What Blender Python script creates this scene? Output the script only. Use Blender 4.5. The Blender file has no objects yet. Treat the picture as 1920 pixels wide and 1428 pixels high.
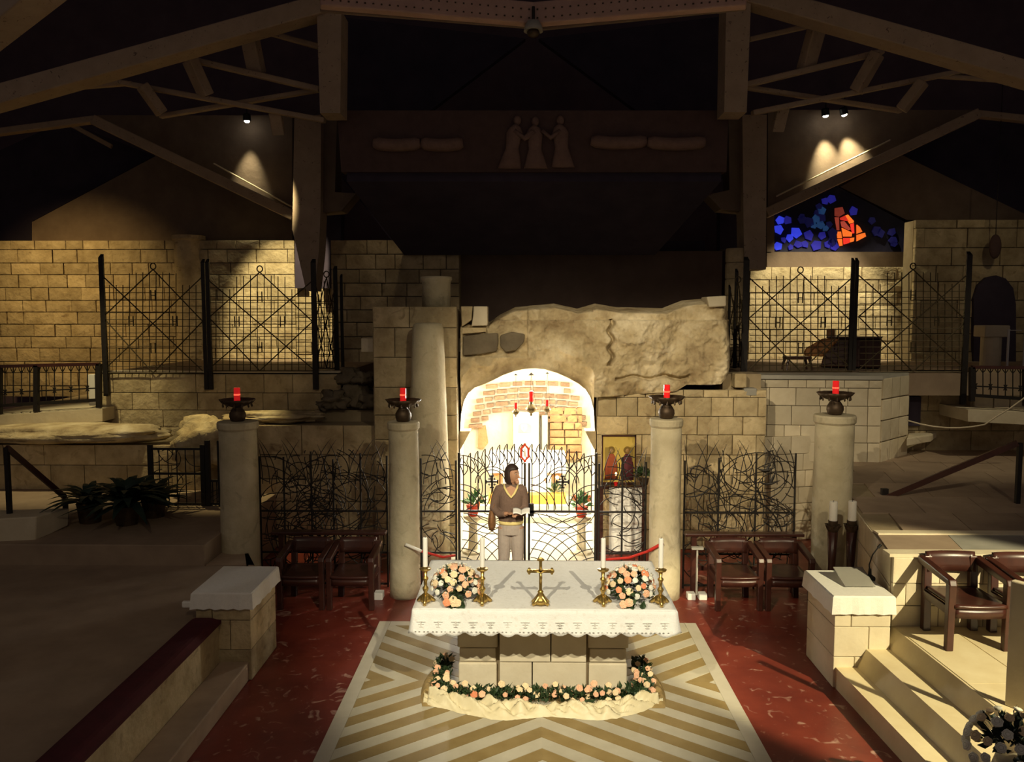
import bpy, math, random
from mathutils import Vector, Matrix, Euler, noise

R = math.radians
rnd = random.Random(11)
sc = bpy.context.scene
col = sc.collection

# ------------------------------------------------------------------ camera
FPX = 1548.0                     # focal length in pixels of the 1920x1428 frame
CAM = Vector((0.0, 0.0, 3.5))
PITCH = math.atan(124.0 / FPX)
YAW = math.atan(25.0 / FPX)
cam_d = bpy.data.cameras.new('camera')
cam_d.sensor_width = 36.0
cam_d.lens = 36.0 * FPX / 1920.0
cam_d.clip_start = 0.1
cam_d.clip_end = 200
cam = bpy.data.objects.new('camera', cam_d)
cam.location = CAM
cam.rotation_euler = (math.pi / 2 - PITCH, 0, YAW)
col.objects.link(cam)
sc.camera = cam
CM = Euler((math.pi / 2 - PITCH, 0, YAW)).to_matrix()

# ------------------------------------------------------------------ world, exposure, lamps
sc.view_settings.view_transform = 'Standard'
sc.view_settings.look = 'None'
sc.view_settings.exposure = 0.0
sc.view_settings.gamma = 1.0
sc.view_settings.use_curve_mapping = False
w = bpy.data.worlds.new('world')
sc.world = w
w.use_nodes = True
w.node_tree.nodes['Background'].inputs[0].default_value = (0.60, 0.49, 0.44, 1)
w.node_tree.nodes['Background'].inputs[1].default_value = 0.135


def spot(name, loc, target, power, angle, blend=0.3, color=(1, 0.86, 0.60), size=0.05):
    l = bpy.data.lights.new(name, 'SPOT')
    l.energy = power
    l.spot_size = R(angle)
    l.spot_blend = blend
    l.color = color
    l.shadow_soft_size = size
    o = bpy.data.objects.new(name, l)
    o.location = loc
    o.rotation_euler = (Vector(target) - Vector(loc)).to_track_quat('-Z', 'Y').to_euler()
    col.objects.link(o)
    return o


def point(name, loc, power, color=(1, 0.86, 0.60), size=0.05):
    l = bpy.data.lights.new(name, 'POINT')
    l.energy = power
    l.color = color
    l.shadow_soft_size = size
    o = bpy.data.objects.new(name, l)
    o.location = loc
    col.objects.link(o)
    return o


WARM = (1, 0.84, 0.56)
# spots under the roof, above and behind the camera, on the altar
spot('altar_spot', (-2.6, -0.9, 6.6), (0.15, 7.6, 0.8), 2600, 25, 0.7, (1, 0.9, 0.66))
spot('altar_spot', (2.6, -0.9, 6.6), (0.25, 7.6, 0.8), 2600, 25, 0.7, (1, 0.9, 0.66))
# wide floods on the old facade
spot('facade_flood', (-2.9, -0.5, 7.8), (1.7, 11.8, 1.75), 3600, 28, 0.9, WARM)
spot('facade_flood', (2.9, -0.5, 7.8), (0.9, 12.0, 1.8), 2000, 30, 0.9, WARM)
spot('facade_flood', (3.2, -0.5, 7.8), (4.3, 11.5, 1.6), 1300, 22, 1.0, WARM)  # extra unseen flood added to brighten the faceted wall and right column
spot('left_fill', (-1.0, -1.5, 8.0), (-4.6, 10.0, 1.0), 260, 44, 1.0, (1, 0.80, 0.52))  # unseen warm fill added to lift the first column and left dais
# spot on the chairs and steps at the right
spot('step_spot', (7.4, 0.2, 5.9), (3.85, 7.0, 0.5), 6200, 21, 0.3, (1, 0.86, 0.52))
# unseen spots set for the lit patches on upper walls, ledges and floor
spot('wall_spot', (-4.6, 13.9, 6.9), (-4.95, 17.5, 3.5), 1250, 36, 0.5, (1, 0.84, 0.46))
spot('wall_spot', (6.1, 14.0, 6.9), (6.0, 17.5, 3.4), 1150, 42, 0.5, (1, 0.88, 0.56))
spot('wall_spot', (-10.0, 13.5, 6.6), (-9.6, 17.4, 3.6), 600, 66, 1.0, (1, 0.68, 0.26))
spot('wall_spot', (8.8, 13.0, 6.9), (8.9, 17.2, 4.0), 40, 70, 1.0, (1, 0.80, 0.46))
spot('wall_spot', (-2.5, 14.9, 6.9), (-2.6, 17.2, 4.2), 22, 60, 1.0, (1, 0.78, 0.5))
spot('ledge_spot', (-7.0, 11.6, 6.0), (-7.0, 12.7, 1.8), 520, 50, 0.8, (1, 0.82, 0.42))
spot('ledge_spot', (-5.3, 12.3, 5.2), (-4.5, 12.2, 1.4), 420, 36, 0.7, (1, 0.80, 0.36))
spot('floor_spot', (8.0, 10.0, 7.0), (6.6, 13.3, 1.2), 330, 46, 1.0, (1, 0.86, 0.55))
# lamps standing inside the grotto behind the lintel
point('grotto_lamp', (-0.62, 12.95, 2.1), 175, (1, 0.97, 0.88), 0.1)
point('grotto_lamp', (0.95, 12.95, 2.1), 175, (1, 0.97, 0.88), 0.1)
point('grotto_lamp', (0.15, 13.6, 2.35), 110, (1, 0.97, 0.88), 0.1)


# ------------------------------------------------------------------ pixel -> place
def ray(px, py):
    return CM @ Vector(((px - 960.0) / FPX, (714.0 - py) / FPX, -1.0))


def P(px, py, Y):
    d = ray(px, py)
    return CAM + d * (Y / d.y)


def PZ(px, py, z):
    d = ray(px, py)
    return CAM + d * ((z - CAM.z) / d.z)


def m_px(n, Y):                  # metres spanned by n pixels at depth Y
    return n * Y / FPX


# ------------------------------------------------------------------ mesh building
class B:
    def __init__(s):
        s.v = []
        s.f = []

    def add(s, v, f):
        n = len(s.v)
        s.v += [Vector(q) for q in v]
        s.f += [tuple(i + n for i in q) for q in f]
        return s

    def hexa(s, p):              # bottom ring 0-3, top ring 4-7
        return s.add(p, [(3, 2, 1, 0), (4, 5, 6, 7), (0, 1, 5, 4), (1, 2, 6, 5), (2, 3, 7, 6), (3, 0, 4, 7)])

    def box(s, c, d, rz=0.0, rx=0.0):
        m = Matrix.Rotation(rz, 3, 'Z') @ Matrix.Rotation(rx, 3, 'X')
        x, y, z = d[0] / 2, d[1] / 2, d[2] / 2
        c = Vector(c)
        return s.hexa([c + m @ Vector(q) for q in ((-x, -y, -z), (x, -y, -z), (x, y, -z), (-x, y, -z),
                                                   (-x, -y, z), (x, -y, z), (x, y, z), (-x, y, z))])

    def beam(s, a, b, wd, ht=None, up=(0, 0, 1)):
        a, b = Vector(a), Vector(b)
        ht = ht or wd
        t = (b - a).normalized()
        u = t.cross(Vector(up))
        if u.length < 1e-4:
            u = t.cross(Vector((0, 1, 0)))
        u.normalize()
        n = u.cross(t).normalized()
        u *= wd / 2
        n *= ht / 2
        return s.hexa([a - u - n, a + u - n, a + u + n, a - u + n, b - u - n, b + u - n, b + u + n, b - u + n])

    def prism(s, poly, ext):
        n = len(poly)
        e = Vector(ext)
        p = [Vector(q) for q in poly]
        f = [tuple(range(n))[::-1], tuple(range(n, 2 * n))]
        f += [(i, (i + 1) % n, n + (i + 1) % n, n + i) for i in range(n)]
        return s.add(p + [q + e for q in p], f)

    def tube(s, pts, r, n=8, cap=True, flat=1.0):
        pts = [Vector(p) for p in pts]
        k = len(pts)
        rr = r if isinstance(r, (list, tuple)) else [r] * k
        v, f = [], []
        prev = None
        for i, p in enumerate(pts):
            t = (pts[min(i + 1, k - 1)] - pts[max(i - 1, 0)])
            if t.length < 1e-9:
                t = Vector((0, 0, 1))
            t.normalize()
            if prev is None:
                a = Vector((0, 0, 1)) if abs(t.z) < 0.9 else Vector((1, 0, 0))
                u = t.cross(a).normalized()
            else:
                u = (prev - t * prev.dot(t))
                if u.length < 1e-6:
                    u = t.cross(Vector((0, 1, 0.1)))
                u.normalize()
            prev = u
            q = t.cross(u)
            for j in range(n):
                an = 2 * math.pi * j / n
                v.append(p + u * (math.cos(an) * rr[i]) + q * (math.sin(an) * rr[i] * flat))
        for i in range(k - 1):
            for j in range(n):
                j2 = (j + 1) % n
                f.append((i * n + j, i * n + j2, (i + 1) * n + j2, (i + 1) * n + j))
        if cap:
            f.append(tuple(range(n))[::-1])
            f.append(tuple(range((k - 1) * n, k * n)))
        return s.add(v, f)

    def lathe(s, prof, n=16, c=(0, 0, 0), wob=None):
        c = Vector(c)
        v, f = [], []
        for i, (r, z) in enumerate(prof):
            for j in range(n):
                an = 2 * math.pi * j / n
                rr = r * (wob(i, an) if wob else 1.0)
                v.append(c + Vector((rr * math.cos(an), rr * math.sin(an), z)))
        for i in range(len(prof) - 1):
            for j in range(n):
                j2 = (j + 1) % n
                f.append((i * n + j, i * n + j2, (i + 1) * n + j2, (i + 1) * n + j))
        f.append(tuple(range(n))[::-1])
        f.append(tuple(range((len(prof) - 1) * n, len(prof) * n)))
        return s.add(v, f)

    def loft(s, rings, n=16):    # ring = (cx, cy, cz, rx, ry)
        v, f = [], []
        for (cx, cy, cz, rx, ry) in rings:
            for j in range(n):
                an = 2 * math.pi * j / n
                v.append((cx + rx * math.cos(an), cy + ry * math.sin(an), cz))
        for i in range(len(rings) - 1):
            for j in range(n):
                j2 = (j + 1) % n
                f.append((i * n + j, i * n + j2, (i + 1) * n + j2, (i + 1) * n + j))
        f.append(tuple(range(n))[::-1])
        f.append(tuple(range((len(rings) - 1) * n, len(rings) * n)))
        return s.add(v, f)

    def ball(s, c, r, nu=12, nv=8):
        if not isinstance(r, (list, tuple)):
            r = (r, r, r)
        c = Vector(c)
        v = [c + Vector((0, 0, -r[2]))]
        for i in range(1, nv):
            th = -math.pi / 2 + math.pi * i / nv
            for j in range(nu):
                an = 2 * math.pi * j / nu
                v.append(c + Vector((r[0] * math.cos(th) * math.cos(an), r[1] * math.cos(th) * math.sin(an), r[2] * math.sin(th))))
        v.append(c + Vector((0, 0, r[2])))
        f = [(0, 1 + (j + 1) % nu, 1 + j) for j in range(nu)]
        for i in range(nv - 2):
            for j in range(nu):
                j2 = (j + 1) % nu
                f.append((1 + i * nu + j, 1 + i * nu + j2, 1 + (i + 1) * nu + j2, 1 + (i + 1) * nu + j))
        last = 1 + (nv - 1) * nu
        f += [(1 + (nv - 2) * nu + j, 1 + (nv - 2) * nu + (j + 1) % nu, last) for j in range(nu)]
        return s.add(v, f)

    def grid(s, fn, nu, nv):
        v = [fn(i / nu, j / nv) for j in range(nv + 1) for i in range(nu + 1)]
        f = [(j * (nu + 1) + i, j * (nu + 1) + i + 1, (j + 1) * (nu + 1) + i + 1, (j + 1) * (nu + 1) + i)
             for j in range(nv) for i in range(nu)]
        return s.add(v, f)


def mesh(b, name='mesh', smooth=False):
    me = bpy.data.meshes.new(name)
    me.from_pydata([tuple(q) for q in b.v], [], b.f)
    me.update()
    if smooth:
        for p in me.polygons:
            p.use_smooth = True
    return me


def put(name, b, m, parent=None, smooth=False, world=False, bev=0, kind=None, solid=0, label=None, sub=0):
    me = mesh(b, name, smooth) if isinstance(b, B) else b
    if m is not None and not me.materials:
        me.materials.append(m)
    o = bpy.data.objects.new(name, me)
    col.objects.link(o)
    if parent is not None:
        o.parent = parent
        if world:                # vertices given in world space
            q = parent
            mw = Matrix.Identity(4)
            while q is not None:
                mw = q.matrix_basis @ mw
                q = q.parent
            me.transform(mw.inverted())
    if kind:
        o['kind'] = kind
    if label:
        o['label'] = label
    if solid:
        md = o.modifiers.new('thickness', 'SOLIDIFY')
        md.thickness = solid
        md.offset = 0
    if bev:
        md = o.modifiers.new('bevel', 'BEVEL')
        md.width = bev
        md.segments = 2
        md.limit_method = 'ANGLE'
    if sub:
        md = o.modifiers.new('smooth', 'SUBSURF')
        md.levels = md.render_levels = sub
    return o


def tag(o, label, cat, group=None, kind=None):
    o['label'] = label
    o['category'] = cat
    if group:
        o['group'] = group
    if kind:
        o['kind'] = kind
    return o


def thing(name, label, cat, loc=(0, 0, 0), rotz=0.0, group=None):
    o = bpy.data.objects.new(name, None)
    o.empty_display_size = 0.1
    o.location = loc
    o.rotation_euler = (0, 0, rotz)
    col.objects.link(o)
    return tag(o, label, cat, group)


def struct(name, b, m, label, **k):
    o = put(name, b, m, **k)
    o['kind'] = 'structure'
    o['label'] = label
    return o


def tree(o, parent=None):
    c = o.copy()
    col.objects.link(c)
    c.parent = parent
    for ch in [q for q in bpy.data.objects if q.parent == o]:
        tree(ch, c)
    return c


def dup(o, loc, rotz=0.0, label=None, scale=None):
    c = tree(o)
    c.location = loc
    c.rotation_euler = (0, 0, rotz)
    if label:
        c['label'] = label
    if scale:
        c.scale = scale
    return c


# ------------------------------------------------------------------ materials
def mat(name, c1, c2=None, scale=4.0, rough=0.75, metal=0.0, bump=0.0, rand=0.0, emit=0.0, vein=None, detail=6.0,
        obj=False, trans=0.0, contrast=0.25, spec=0.3, c3=None):
    m = bpy.data.materials.new(name)
    m.use_nodes = True
    t = m.node_tree
    n, l = t.nodes, t.links
    bs = n['Principled BSDF']
    bs.inputs['Roughness'].default_value = rough
    bs.inputs['Metallic'].default_value = metal
    bs.inputs['Specular IOR Level'].default_value = spec
    if trans:
        bs.inputs['Transmission Weight'].default_value = trans
    if obj:
        g = n.new('ShaderNodeTexCoord').outputs['Object']
    else:
        g = n.new('ShaderNodeNewGeometry').outputs['Position']
    out = None
    if c2 is None:
        rgb = n.new('ShaderNodeRGB')
        rgb.outputs[0].default_value = (*c1, 1)
        out = rgb.outputs[0]
        nz = None
    else:
        nz = n.new('ShaderNodeTexNoise')
        nz.inputs['Scale'].default_value = scale
        nz.inputs['Detail'].default_value = detail
        nz.inputs['Roughness'].default_value = 0.6
        l.new(g, nz.inputs['Vector'])
        rp = n.new('ShaderNodeValToRGB')
        rp.color_ramp.elements[0].position = 0.5 - contrast
        rp.color_ramp.elements[1].position = 0.5 + contrast
        rp.color_ramp.elements[0].color = (*c1, 1)
        rp.color_ramp.elements[1].color = (*c2, 1)
        if c3:
            e = rp.color_ramp.elements.new(0.5)
            e.color = (*c3, 1)
        l.new(nz.outputs['Fac'], rp.inputs[0])
        out = rp.outputs[0]
    if vein:
        n2 = n.new('ShaderNodeTexNoise')
        n2.inputs['Scale'].default_value = vein[1]
        n2.inputs['Detail'].default_value = 8
        n2.inputs['Distortion'].default_value = 1.2
        l.new(g, n2.inputs['Vector'])
        r2 = n.new('ShaderNodeValToRGB')
        r2.color_ramp.elements[0].position = vein[2]
        r2.color_ramp.elements[1].position = vein[3]
        r2.color_ramp.elements[0].color = (0, 0, 0, 1)
        r2.color_ramp.elements[1].color = (1, 1, 1, 1)
        l.new(n2.outputs['Fac'], r2.inputs[0])
        mx = n.new('ShaderNodeMixRGB')
        mx.inputs[2].default_value = (*vein[0], 1)
        l.new(r2.outputs[0], mx.inputs[0])
        l.new(out, mx.inputs[1])
        out = mx.outputs[0]
    if rand:
        oi = n.new('ShaderNodeObjectInfo')
        mr = n.new('ShaderNodeMapRange')
        mr.inputs['To Min'].default_value = 1 - rand
        mr.inputs['To Max'].default_value = 1 + rand
        l.new(oi.outputs['Random'], mr.inputs['Value'])
        hs = n.new('ShaderNodeHueSaturation')
        l.new(mr.outputs[0], hs.inputs['Value'])
        l.new(out, hs.inputs['Color'])
        out = hs.outputs[0]
    l.new(out, bs.inputs['Base Color'])
    if emit:
        l.new(out, bs.inputs['Emission Color'])
        bs.inputs['Emission Strength'].default_value = emit
    if bump:
        nb = n.new('ShaderNodeTexNoise')
        nb.inputs['Scale'].default_value = scale * 4
        nb.inputs['Detail'].default_value = 8
        l.new(g, nb.inputs['Vector'])
        bp = n.new('ShaderNodeBump')
        bp.inputs['Strength'].default_value = bump
        bp.inputs['Distance'].default_value = 0.03
        l.new(nb.outputs['Fac'], bp.inputs['Height'])
        l.new(bp.outputs[0], bs.inputs['Normal'])
    return m


M = {}
M['marble'] = mat('red_marble', (0.14, 0.020, 0.014), (0.25, 0.045, 0.026), 2.2, 0.38, vein=((0.50, 0.30, 0.23), 7.0, 0.60, 0.72), spec=0.4)
M['tan'] = mat('tan_marble', (0.27, 0.185, 0.068), (0.36, 0.26, 0.11), 5, 0.45, rand=0.10)
M['cream'] = mat('cream_marble', (0.50, 0.45, 0.33), (0.60, 0.55, 0.42), 5, 0.45, rand=0.06)
M['border'] = mat('border_marble', (0.52, 0.47, 0.36), (0.60, 0.55, 0.44), 5, 0.45, rand=0.04)
M['altar'] = mat('altar_stone', (0.62, 0.54, 0.38), (0.72, 0.64, 0.47), 6, 0.8, bump=0.08, rand=0.06)
M['ashlar'] = mat('ashlar_stone', (0.34, 0.26, 0.14), (0.62, 0.51, 0.31), 3.5, 0.9, bump=0.6, rand=0.20, contrast=0.20, vein=((0.24, 0.17, 0.09), 6, 0.60, 0.80))
M['wallblock'] = mat('wall_stone', (0.38, 0.29, 0.16), (0.64, 0.52, 0.32), 3.5, 0.92, bump=1.0, rand=0.18, contrast=0.2, vein=((0.22, 0.15, 0.08), 5, 0.60, 0.80))
M['tile'] = mat('pale_tile_stone', (0.56, 0.48, 0.33), (0.70, 0.62, 0.46), 4, 0.85, bump=0.15, rand=0.14)
M['mortar'] = mat('mortar', (0.28, 0.22, 0.13), (0.38, 0.30, 0.19), 6, 0.95)
M['rock'] = mat('rock_face', (0.30, 0.22, 0.12), (0.74, 0.64, 0.44), 1.9, 0.92, bump=1.0, c3=(0.52, 0.42, 0.25), contrast=0.17, vein=((0.22, 0.16, 0.09), 3.5, 0.60, 0.78))
M['darkrock'] = mat('dark_rock', (0.10, 0.080, 0.055), (0.22, 0.18, 0.12), 3, 0.92, bump=0.6)
M['column'] = mat('column_stone', (0.42, 0.36, 0.23), (0.64, 0.57, 0.40), 3.0, 0.85, bump=0.35, vein=((0.34, 0.29, 0.19), 4.5, 0.58, 0.78))
M['step'] = mat('step_stone', (0.68, 0.56, 0.33), (0.80, 0.70, 0.46), 4, 0.6, rand=0.05)
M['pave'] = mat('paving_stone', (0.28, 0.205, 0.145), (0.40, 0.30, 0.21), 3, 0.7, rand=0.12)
M['slab'] = mat('grey_slab', (0.30, 0.29, 0.25), (0.40, 0.38, 0.33), 4, 0.6, rand=0.15)
M['concrete'] = mat('roof_concrete', (0.17, 0.12, 0.085), (0.24, 0.175, 0.125), 3, 0.9, bump=0.2)
M['beam'] = mat('beam_concrete', (0.36, 0.27, 0.19), (0.46, 0.35, 0.25), 4, 0.85, bump=0.2, vein=((0.16, 0.11, 0.08), 18, 0.64, 0.70))
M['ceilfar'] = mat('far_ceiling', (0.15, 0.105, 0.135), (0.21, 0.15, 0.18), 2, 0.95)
M['shadewall'] = mat('shade_toned_wall', (0.13, 0.092, 0.076), (0.19, 0.135, 0.11), 2, 0.95)  # canopy shade put into the wall colour
M['ring'] = mat('ring_beam', (0.42, 0.27, 0.22), (0.54, 0.35, 0.29), 4, 0.85, bump=0.2)  # pinker, lighter tone puts the light on the beam into its colour
M['lead'] = mat('window_lead', (0.012, 0.012, 0.03), (0.02, 0.018, 0.05), 8, 0.6)
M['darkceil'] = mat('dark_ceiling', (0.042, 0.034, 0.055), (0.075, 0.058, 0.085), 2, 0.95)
M['iron'] = mat('wrought_iron', (0.020, 0.017, 0.016), (0.035, 0.030, 0.026), 20, 0.5, metal=0.4)
M['wire'] = mat('bronze_wire', (0.05, 0.038, 0.02), (0.09, 0.065, 0.03), 20, 0.5, metal=0.4)
M['wood'] = mat('dark_red_wood', (0.036, 0.012, 0.009), (0.070, 0.022, 0.014), 9, 0.32, spec=0.5)
M['pianolit'] = mat('lit_piano_wood', (0.34, 0.13, 0.025), (0.46, 0.20, 0.045), 6, 0.25, spec=0.6)  # brighter orange puts the lit look of lid and desk into the colour
M['brass'] = mat('brass', (0.50, 0.33, 0.09), (0.66, 0.46, 0.15), 14, 0.30, metal=0.9)
M['bronze'] = mat('dark_bronze', (0.055, 0.036, 0.022), (0.10, 0.066, 0.04), 14, 0.5, metal=0.5)
M['silver'] = mat('aged_silver', (0.10, 0.075, 0.04), (0.17, 0.13, 0.07), 14, 0.35, metal=0.8)
M['wax'] = mat('candle_wax', (0.88, 0.85, 0.76), None, rough=0.5)
M['linen'] = mat('white_linen', (0.80, 0.78, 0.72), (0.88, 0.86, 0.80), 30, 0.9, bump=0.15, obj=True)
M['whitebox'] = mat('white_paint', (0.75, 0.73, 0.68), None, rough=0.6)
M['redglass'] = mat('red_glass', (0.85, 0.02, 0.02), None, rough=0.15, emit=0.38)
M['redglassdim'] = mat('red_glass_dim', (0.50, 0.012, 0.012), None, rough=0.15, emit=0.12)  # weak glow put into the lamp glass
M['maroon'] = mat('maroon_cushion', (0.055, 0.008, 0.012), (0.085, 0.012, 0.018), 10, 0.95)
M['leaf'] = mat('dark_leaf', (0.020, 0.040, 0.016), (0.050, 0.085, 0.030), 12, 0.5, rand=0.3)
M['leafdark'] = mat('deep_green_leaf', (0.012, 0.026, 0.022), (0.028, 0.050, 0.034), 12, 0.5, rand=0.3)  # darker, bluer green leaf
M['pot'] = mat('red_pot', (0.72, 0.07, 0.03), None, rough=0.5)
M['rose_peach'] = mat('peach_rose', (0.80, 0.42, 0.24), (0.90, 0.58, 0.38), 30, 0.7, rand=0.12, obj=True)
M['rose_coral'] = mat('coral_rose', (0.80, 0.24, 0.10), (0.88, 0.38, 0.20), 30, 0.7, rand=0.12, obj=True)
M['rose_white'] = mat('white_rose', (0.80, 0.78, 0.62), (0.88, 0.86, 0.76), 30, 0.7, rand=0.08, obj=True)
M['rose_cream'] = mat('cream_rose', (0.82, 0.60, 0.34), (0.90, 0.74, 0.48), 30, 0.7, rand=0.12, obj=True)
M['drape'] = mat('cream_satin', (0.74, 0.63, 0.36), (0.84, 0.75, 0.50), 6, 0.5, spec=0.5)
M['gold'] = mat('gold_ground', (0.60, 0.42, 0.08), (0.72, 0.54, 0.14), 8, 0.5, metal=0.2)
M['redrope'] = mat('red_rope', (0.50, 0.03, 0.02), None, rough=0.8)
M['black'] = mat('black_plastic', (0.015, 0.014, 0.014), None, rough=0.5)
M['plaster'] = mat('grotto_plaster', (0.66, 0.57, 0.40), (0.86, 0.79, 0.62), 2.5, 0.95, bump=0.4)
M['vaultbrick'] = mat('vault_brick', (0.20, 0.125, 0.075), (0.32, 0.21, 0.13), 9, 0.95, bump=0.4, rand=0.2)
M['warmstone'] = mat('warm_grotto_stone', (0.34, 0.18, 0.08), (0.50, 0.30, 0.14), 6, 0.95, bump=0.4, rand=0.12)
M['orange'] = mat('orange_step', (0.72, 0.28, 0.04), (0.80, 0.36, 0.07), 6, 0.6)
M['frieze'] = mat('copper_frieze', (0.085, 0.050, 0.045), (0.125, 0.075, 0.065), 5, 0.8, bump=0.3)
M['relief'] = mat('frieze_relief', (0.21, 0.13, 0.10), (0.30, 0.19, 0.15), 8, 0.8, bump=0.3)
M['lampglow'] = mat('lamp_glow', (1.0, 0.95, 0.80), None, emit=14.0)
M['flame'] = mat('candle_flame', (1.0, 0.62, 0.20), None, emit=9.0)


# ------------------------------------------------------------------ structure helpers
YC, YG, YF, YB, YL, UZ = 10.08, 10.40, 12.2, 17.5, 13.4, 2.56


def unit_block(j, bevel=0.035):
    b = B()
    k = random.Random(j)
    lo, hi = 0.5 - bevel, 0.5
    v = []
    # chamfered front face: ring at full depth and inner ring proud
    for (sx, sz) in ((-1, -1), (1, -1), (1, 1), (-1, 1)):
        v.append((sx * hi, 0.5, sz * hi))
    for (sx, sz) in ((-1, -1), (1, -1), (1, 1), (-1, 1)):
        v.append((sx * hi, -0.40, sz * hi))
    for (sx, sz) in ((-1, -1), (1, -1), (1, 1), (-1, 1)):
        v.append((sx * lo * (1 + k.uniform(-.03, .03)), -0.5 + k.uniform(0, .08), sz * lo * (1 + k.uniform(-.05, .05))))
    v.append((k.uniform(-.1, .1), -0.5 - k.uniform(0, .12), k.uniform(-.1, .1)))
    f = [(3, 2, 1, 0)]
    for i in range(4):
        a = (i + 1) % 4
        f += [(i, a, 4 + a, 4 + i), (4 + i, 4 + a, 8 + a, 8 + i), (8 + i, 8 + a, 12)]
    b.add(v, f)
    return mesh(b, 'stone_block')


BLOCKS = {}


def block_mesh(m):
    if m.name not in BLOCKS:
        L = []
        for j in range(4):
            me = unit_block(j)
            me.materials.append(m)
            L.append(me)
        BLOCKS[m.name] = L
    return rnd.choice(BLOCKS[m.name])


def block(parent, m, c, u, n, wd, ht, depth, name='stone_block'):
    u = Vector(u).normalized()
    n = Vector(n).normalized()
    z = Vector((0, 0, 1))
    o = bpy.data.objects.new(name, block_mesh(m))
    col.objects.link(o)
    o.parent = parent
    mw = Matrix((
        (u.x * wd, -n.x * depth, z.x * ht, c[0]),
        (u.y * wd, -n.y * depth, z.y * ht, c[1]),
        (u.z * wd, -n.z * depth, z.z * ht, c[2]),
        (0, 0, 0, 1)))
    o.matrix_basis = mw
    return o


def ashlar(parent, m, a, b, z0, z1, rowh, bw, depth=0.10, joint=0.012, skip=None, jit=0.012, name='stone_block'):
    """courses of blocks on the face from a to b (plan points, left to right seen from the front)"""
    a = Vector((a[0], a[1], 0))
    b = Vector((b[0], b[1], 0))
    L = (b - a).length
    u = (b - a).normalized()
    n = Vector((u.y, -u.x, 0))
    z = z0
    row = 0
    while z < z1 - 0.03:
        h = rowh * rnd.uniform(0.88, 1.12)
        if z + h > z1 - rowh * 0.4:
            h = z1 - z
        x = -rnd.uniform(0, bw[0]) if row % 2 else 0.0
        while x < L - 0.01:
            wd = rnd.uniform(*bw)
            x0, x1 = max(x, 0.0), min(x + wd, L)
            if L - x1 < bw[0] * 0.4:
                x1 = L
            x = x1 if x1 == L else x + wd
            if x1 - x0 < 0.04:
                continue
            c = a + u * ((x0 + x1) / 2) + Vector((0, 0, z + h / 2)) + n * rnd.uniform(0, jit)
            if skip and skip(c.x, c.z):
                continue
            block(parent, m, c, u, n, x1 - x0 - joint, h - joint, depth, name)
        z += h
        row += 1


def pxp(pts, Y):
    return [P(x, y, Y) for (x, y) in pts]


def wall(name, a, b, z0, z1, th, label, m=None):
    a, b = Vector((a[0], a[1], 0)), Vector((b[0], b[1], 0))
    u = (b - a).normalized()
    n = Vector((u.y, -u.x, 0))
    q = B().hexa([Vector((p.x, p.y, z)) for z in (z0, z1) for p in (a, b, b - n * th, a - n * th)])
    return struct(name, q, m or M['mortar'], label)


# ------------------------------------------------------------------ floor and inlaid pavement
fl = struct('floor', B().box((0, 9, -0.1), (26, 24, 0.2)), M['marble'], 'veined red marble floor around the altar')

ALX, ALY = 0.139, 7.635            # centre of the inlay under the altar
pl, pr = PZ(712, 1167, 0).x, PZ(1305, 1170, 0).x
WX, WY = (pr - pl) / 2, 1.52
inl = struct('floor_inlay', B().box((ALX, ALY - 0.175, 0.004), (2 * WX, 2 * WY + 0.35, 0.012)), M['mortar'],
             'chevron striped marble pavement under the altar')


def clip(poly, fn):              # keep fn(p) >= 0
    out = []
    for i, p in enumerate(poly):
        q = poly[(i + 1) % len(poly)]
        a, b = fn(p), fn(q)
        if a >= 0:
            out.append(p)
        if (a >= 0) != (b >= 0):
            t = a / (a - b)
            out.append((p[0] + (q[0] - p[0]) * t, p[1] + (q[1] - p[1]) * t))
    return out


BW = 0.13                        # border width
KX, HB = 0.76, 0.175
ix, iy = WX - BW, WY - BW
for sx in (-1, 1):
    for sy in (-1, 1):
        for i in range(-10, 10):
            c0, c1 = i * HB, (i + 1) * HB
            jy = iy + (0.35 if sy < 0 else 0)
            poly = [(0, 0), (ix, 0), (ix, jy), (0, jy)]
            poly = clip(poly, lambda p: KX * p[0] - p[1] - c0 - 0.004)
            if len(poly) > 2:
                poly = clip(poly, lambda p: c1 - 0.004 - KX * p[0] + p[1])
            if len(poly) < 3:
                continue
            pts = [Vector((ALX + sx * p[0], ALY + sy * p[1], 0.010)) for p in poly]
            if sx * sy < 0:
                pts = pts[::-1]
            put('stripe', B().prism(pts, (0, 0, 0.006)), M['cream'] if i % 2 else M['tan'], inl)
YL0, YL1 = ALY - WY - 0.35, ALY + WY
for s in (-1, 1):
    for k in range(3):
        ln = (YL1 - YL0) / 3
        put('border_slab', B().box((ALX + s * (WX - BW / 2), YL0 + ln * (k + 0.5), 0.013), (BW - 0.004, ln - 0.006, 0.006)), M['border'], inl)
        x0 = ALX - ix + k * 2 * ix / 3
        put('border_slab', B().box((x0 + ix / 3, (YL1 - BW / 2) if s > 0 else (YL0 + BW / 2), 0.013), (2 * ix / 3 - 0.006, BW - 0.004, 0.006)), M['border'], inl)

# ------------------------------------------------------------------ left dais with cushioned bench
LX = -2.65


def stepbox(name, x0, x1, y0, y1, z0, z1, m, label, bev=0.012):
    return struct(name, B().hexa([(x, y, z) for z in (z0, z1) for (x, y) in ((x0, y0), (x1, y0), (x1, y1), (x0, y1))]), m, label, bev=bev)


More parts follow.
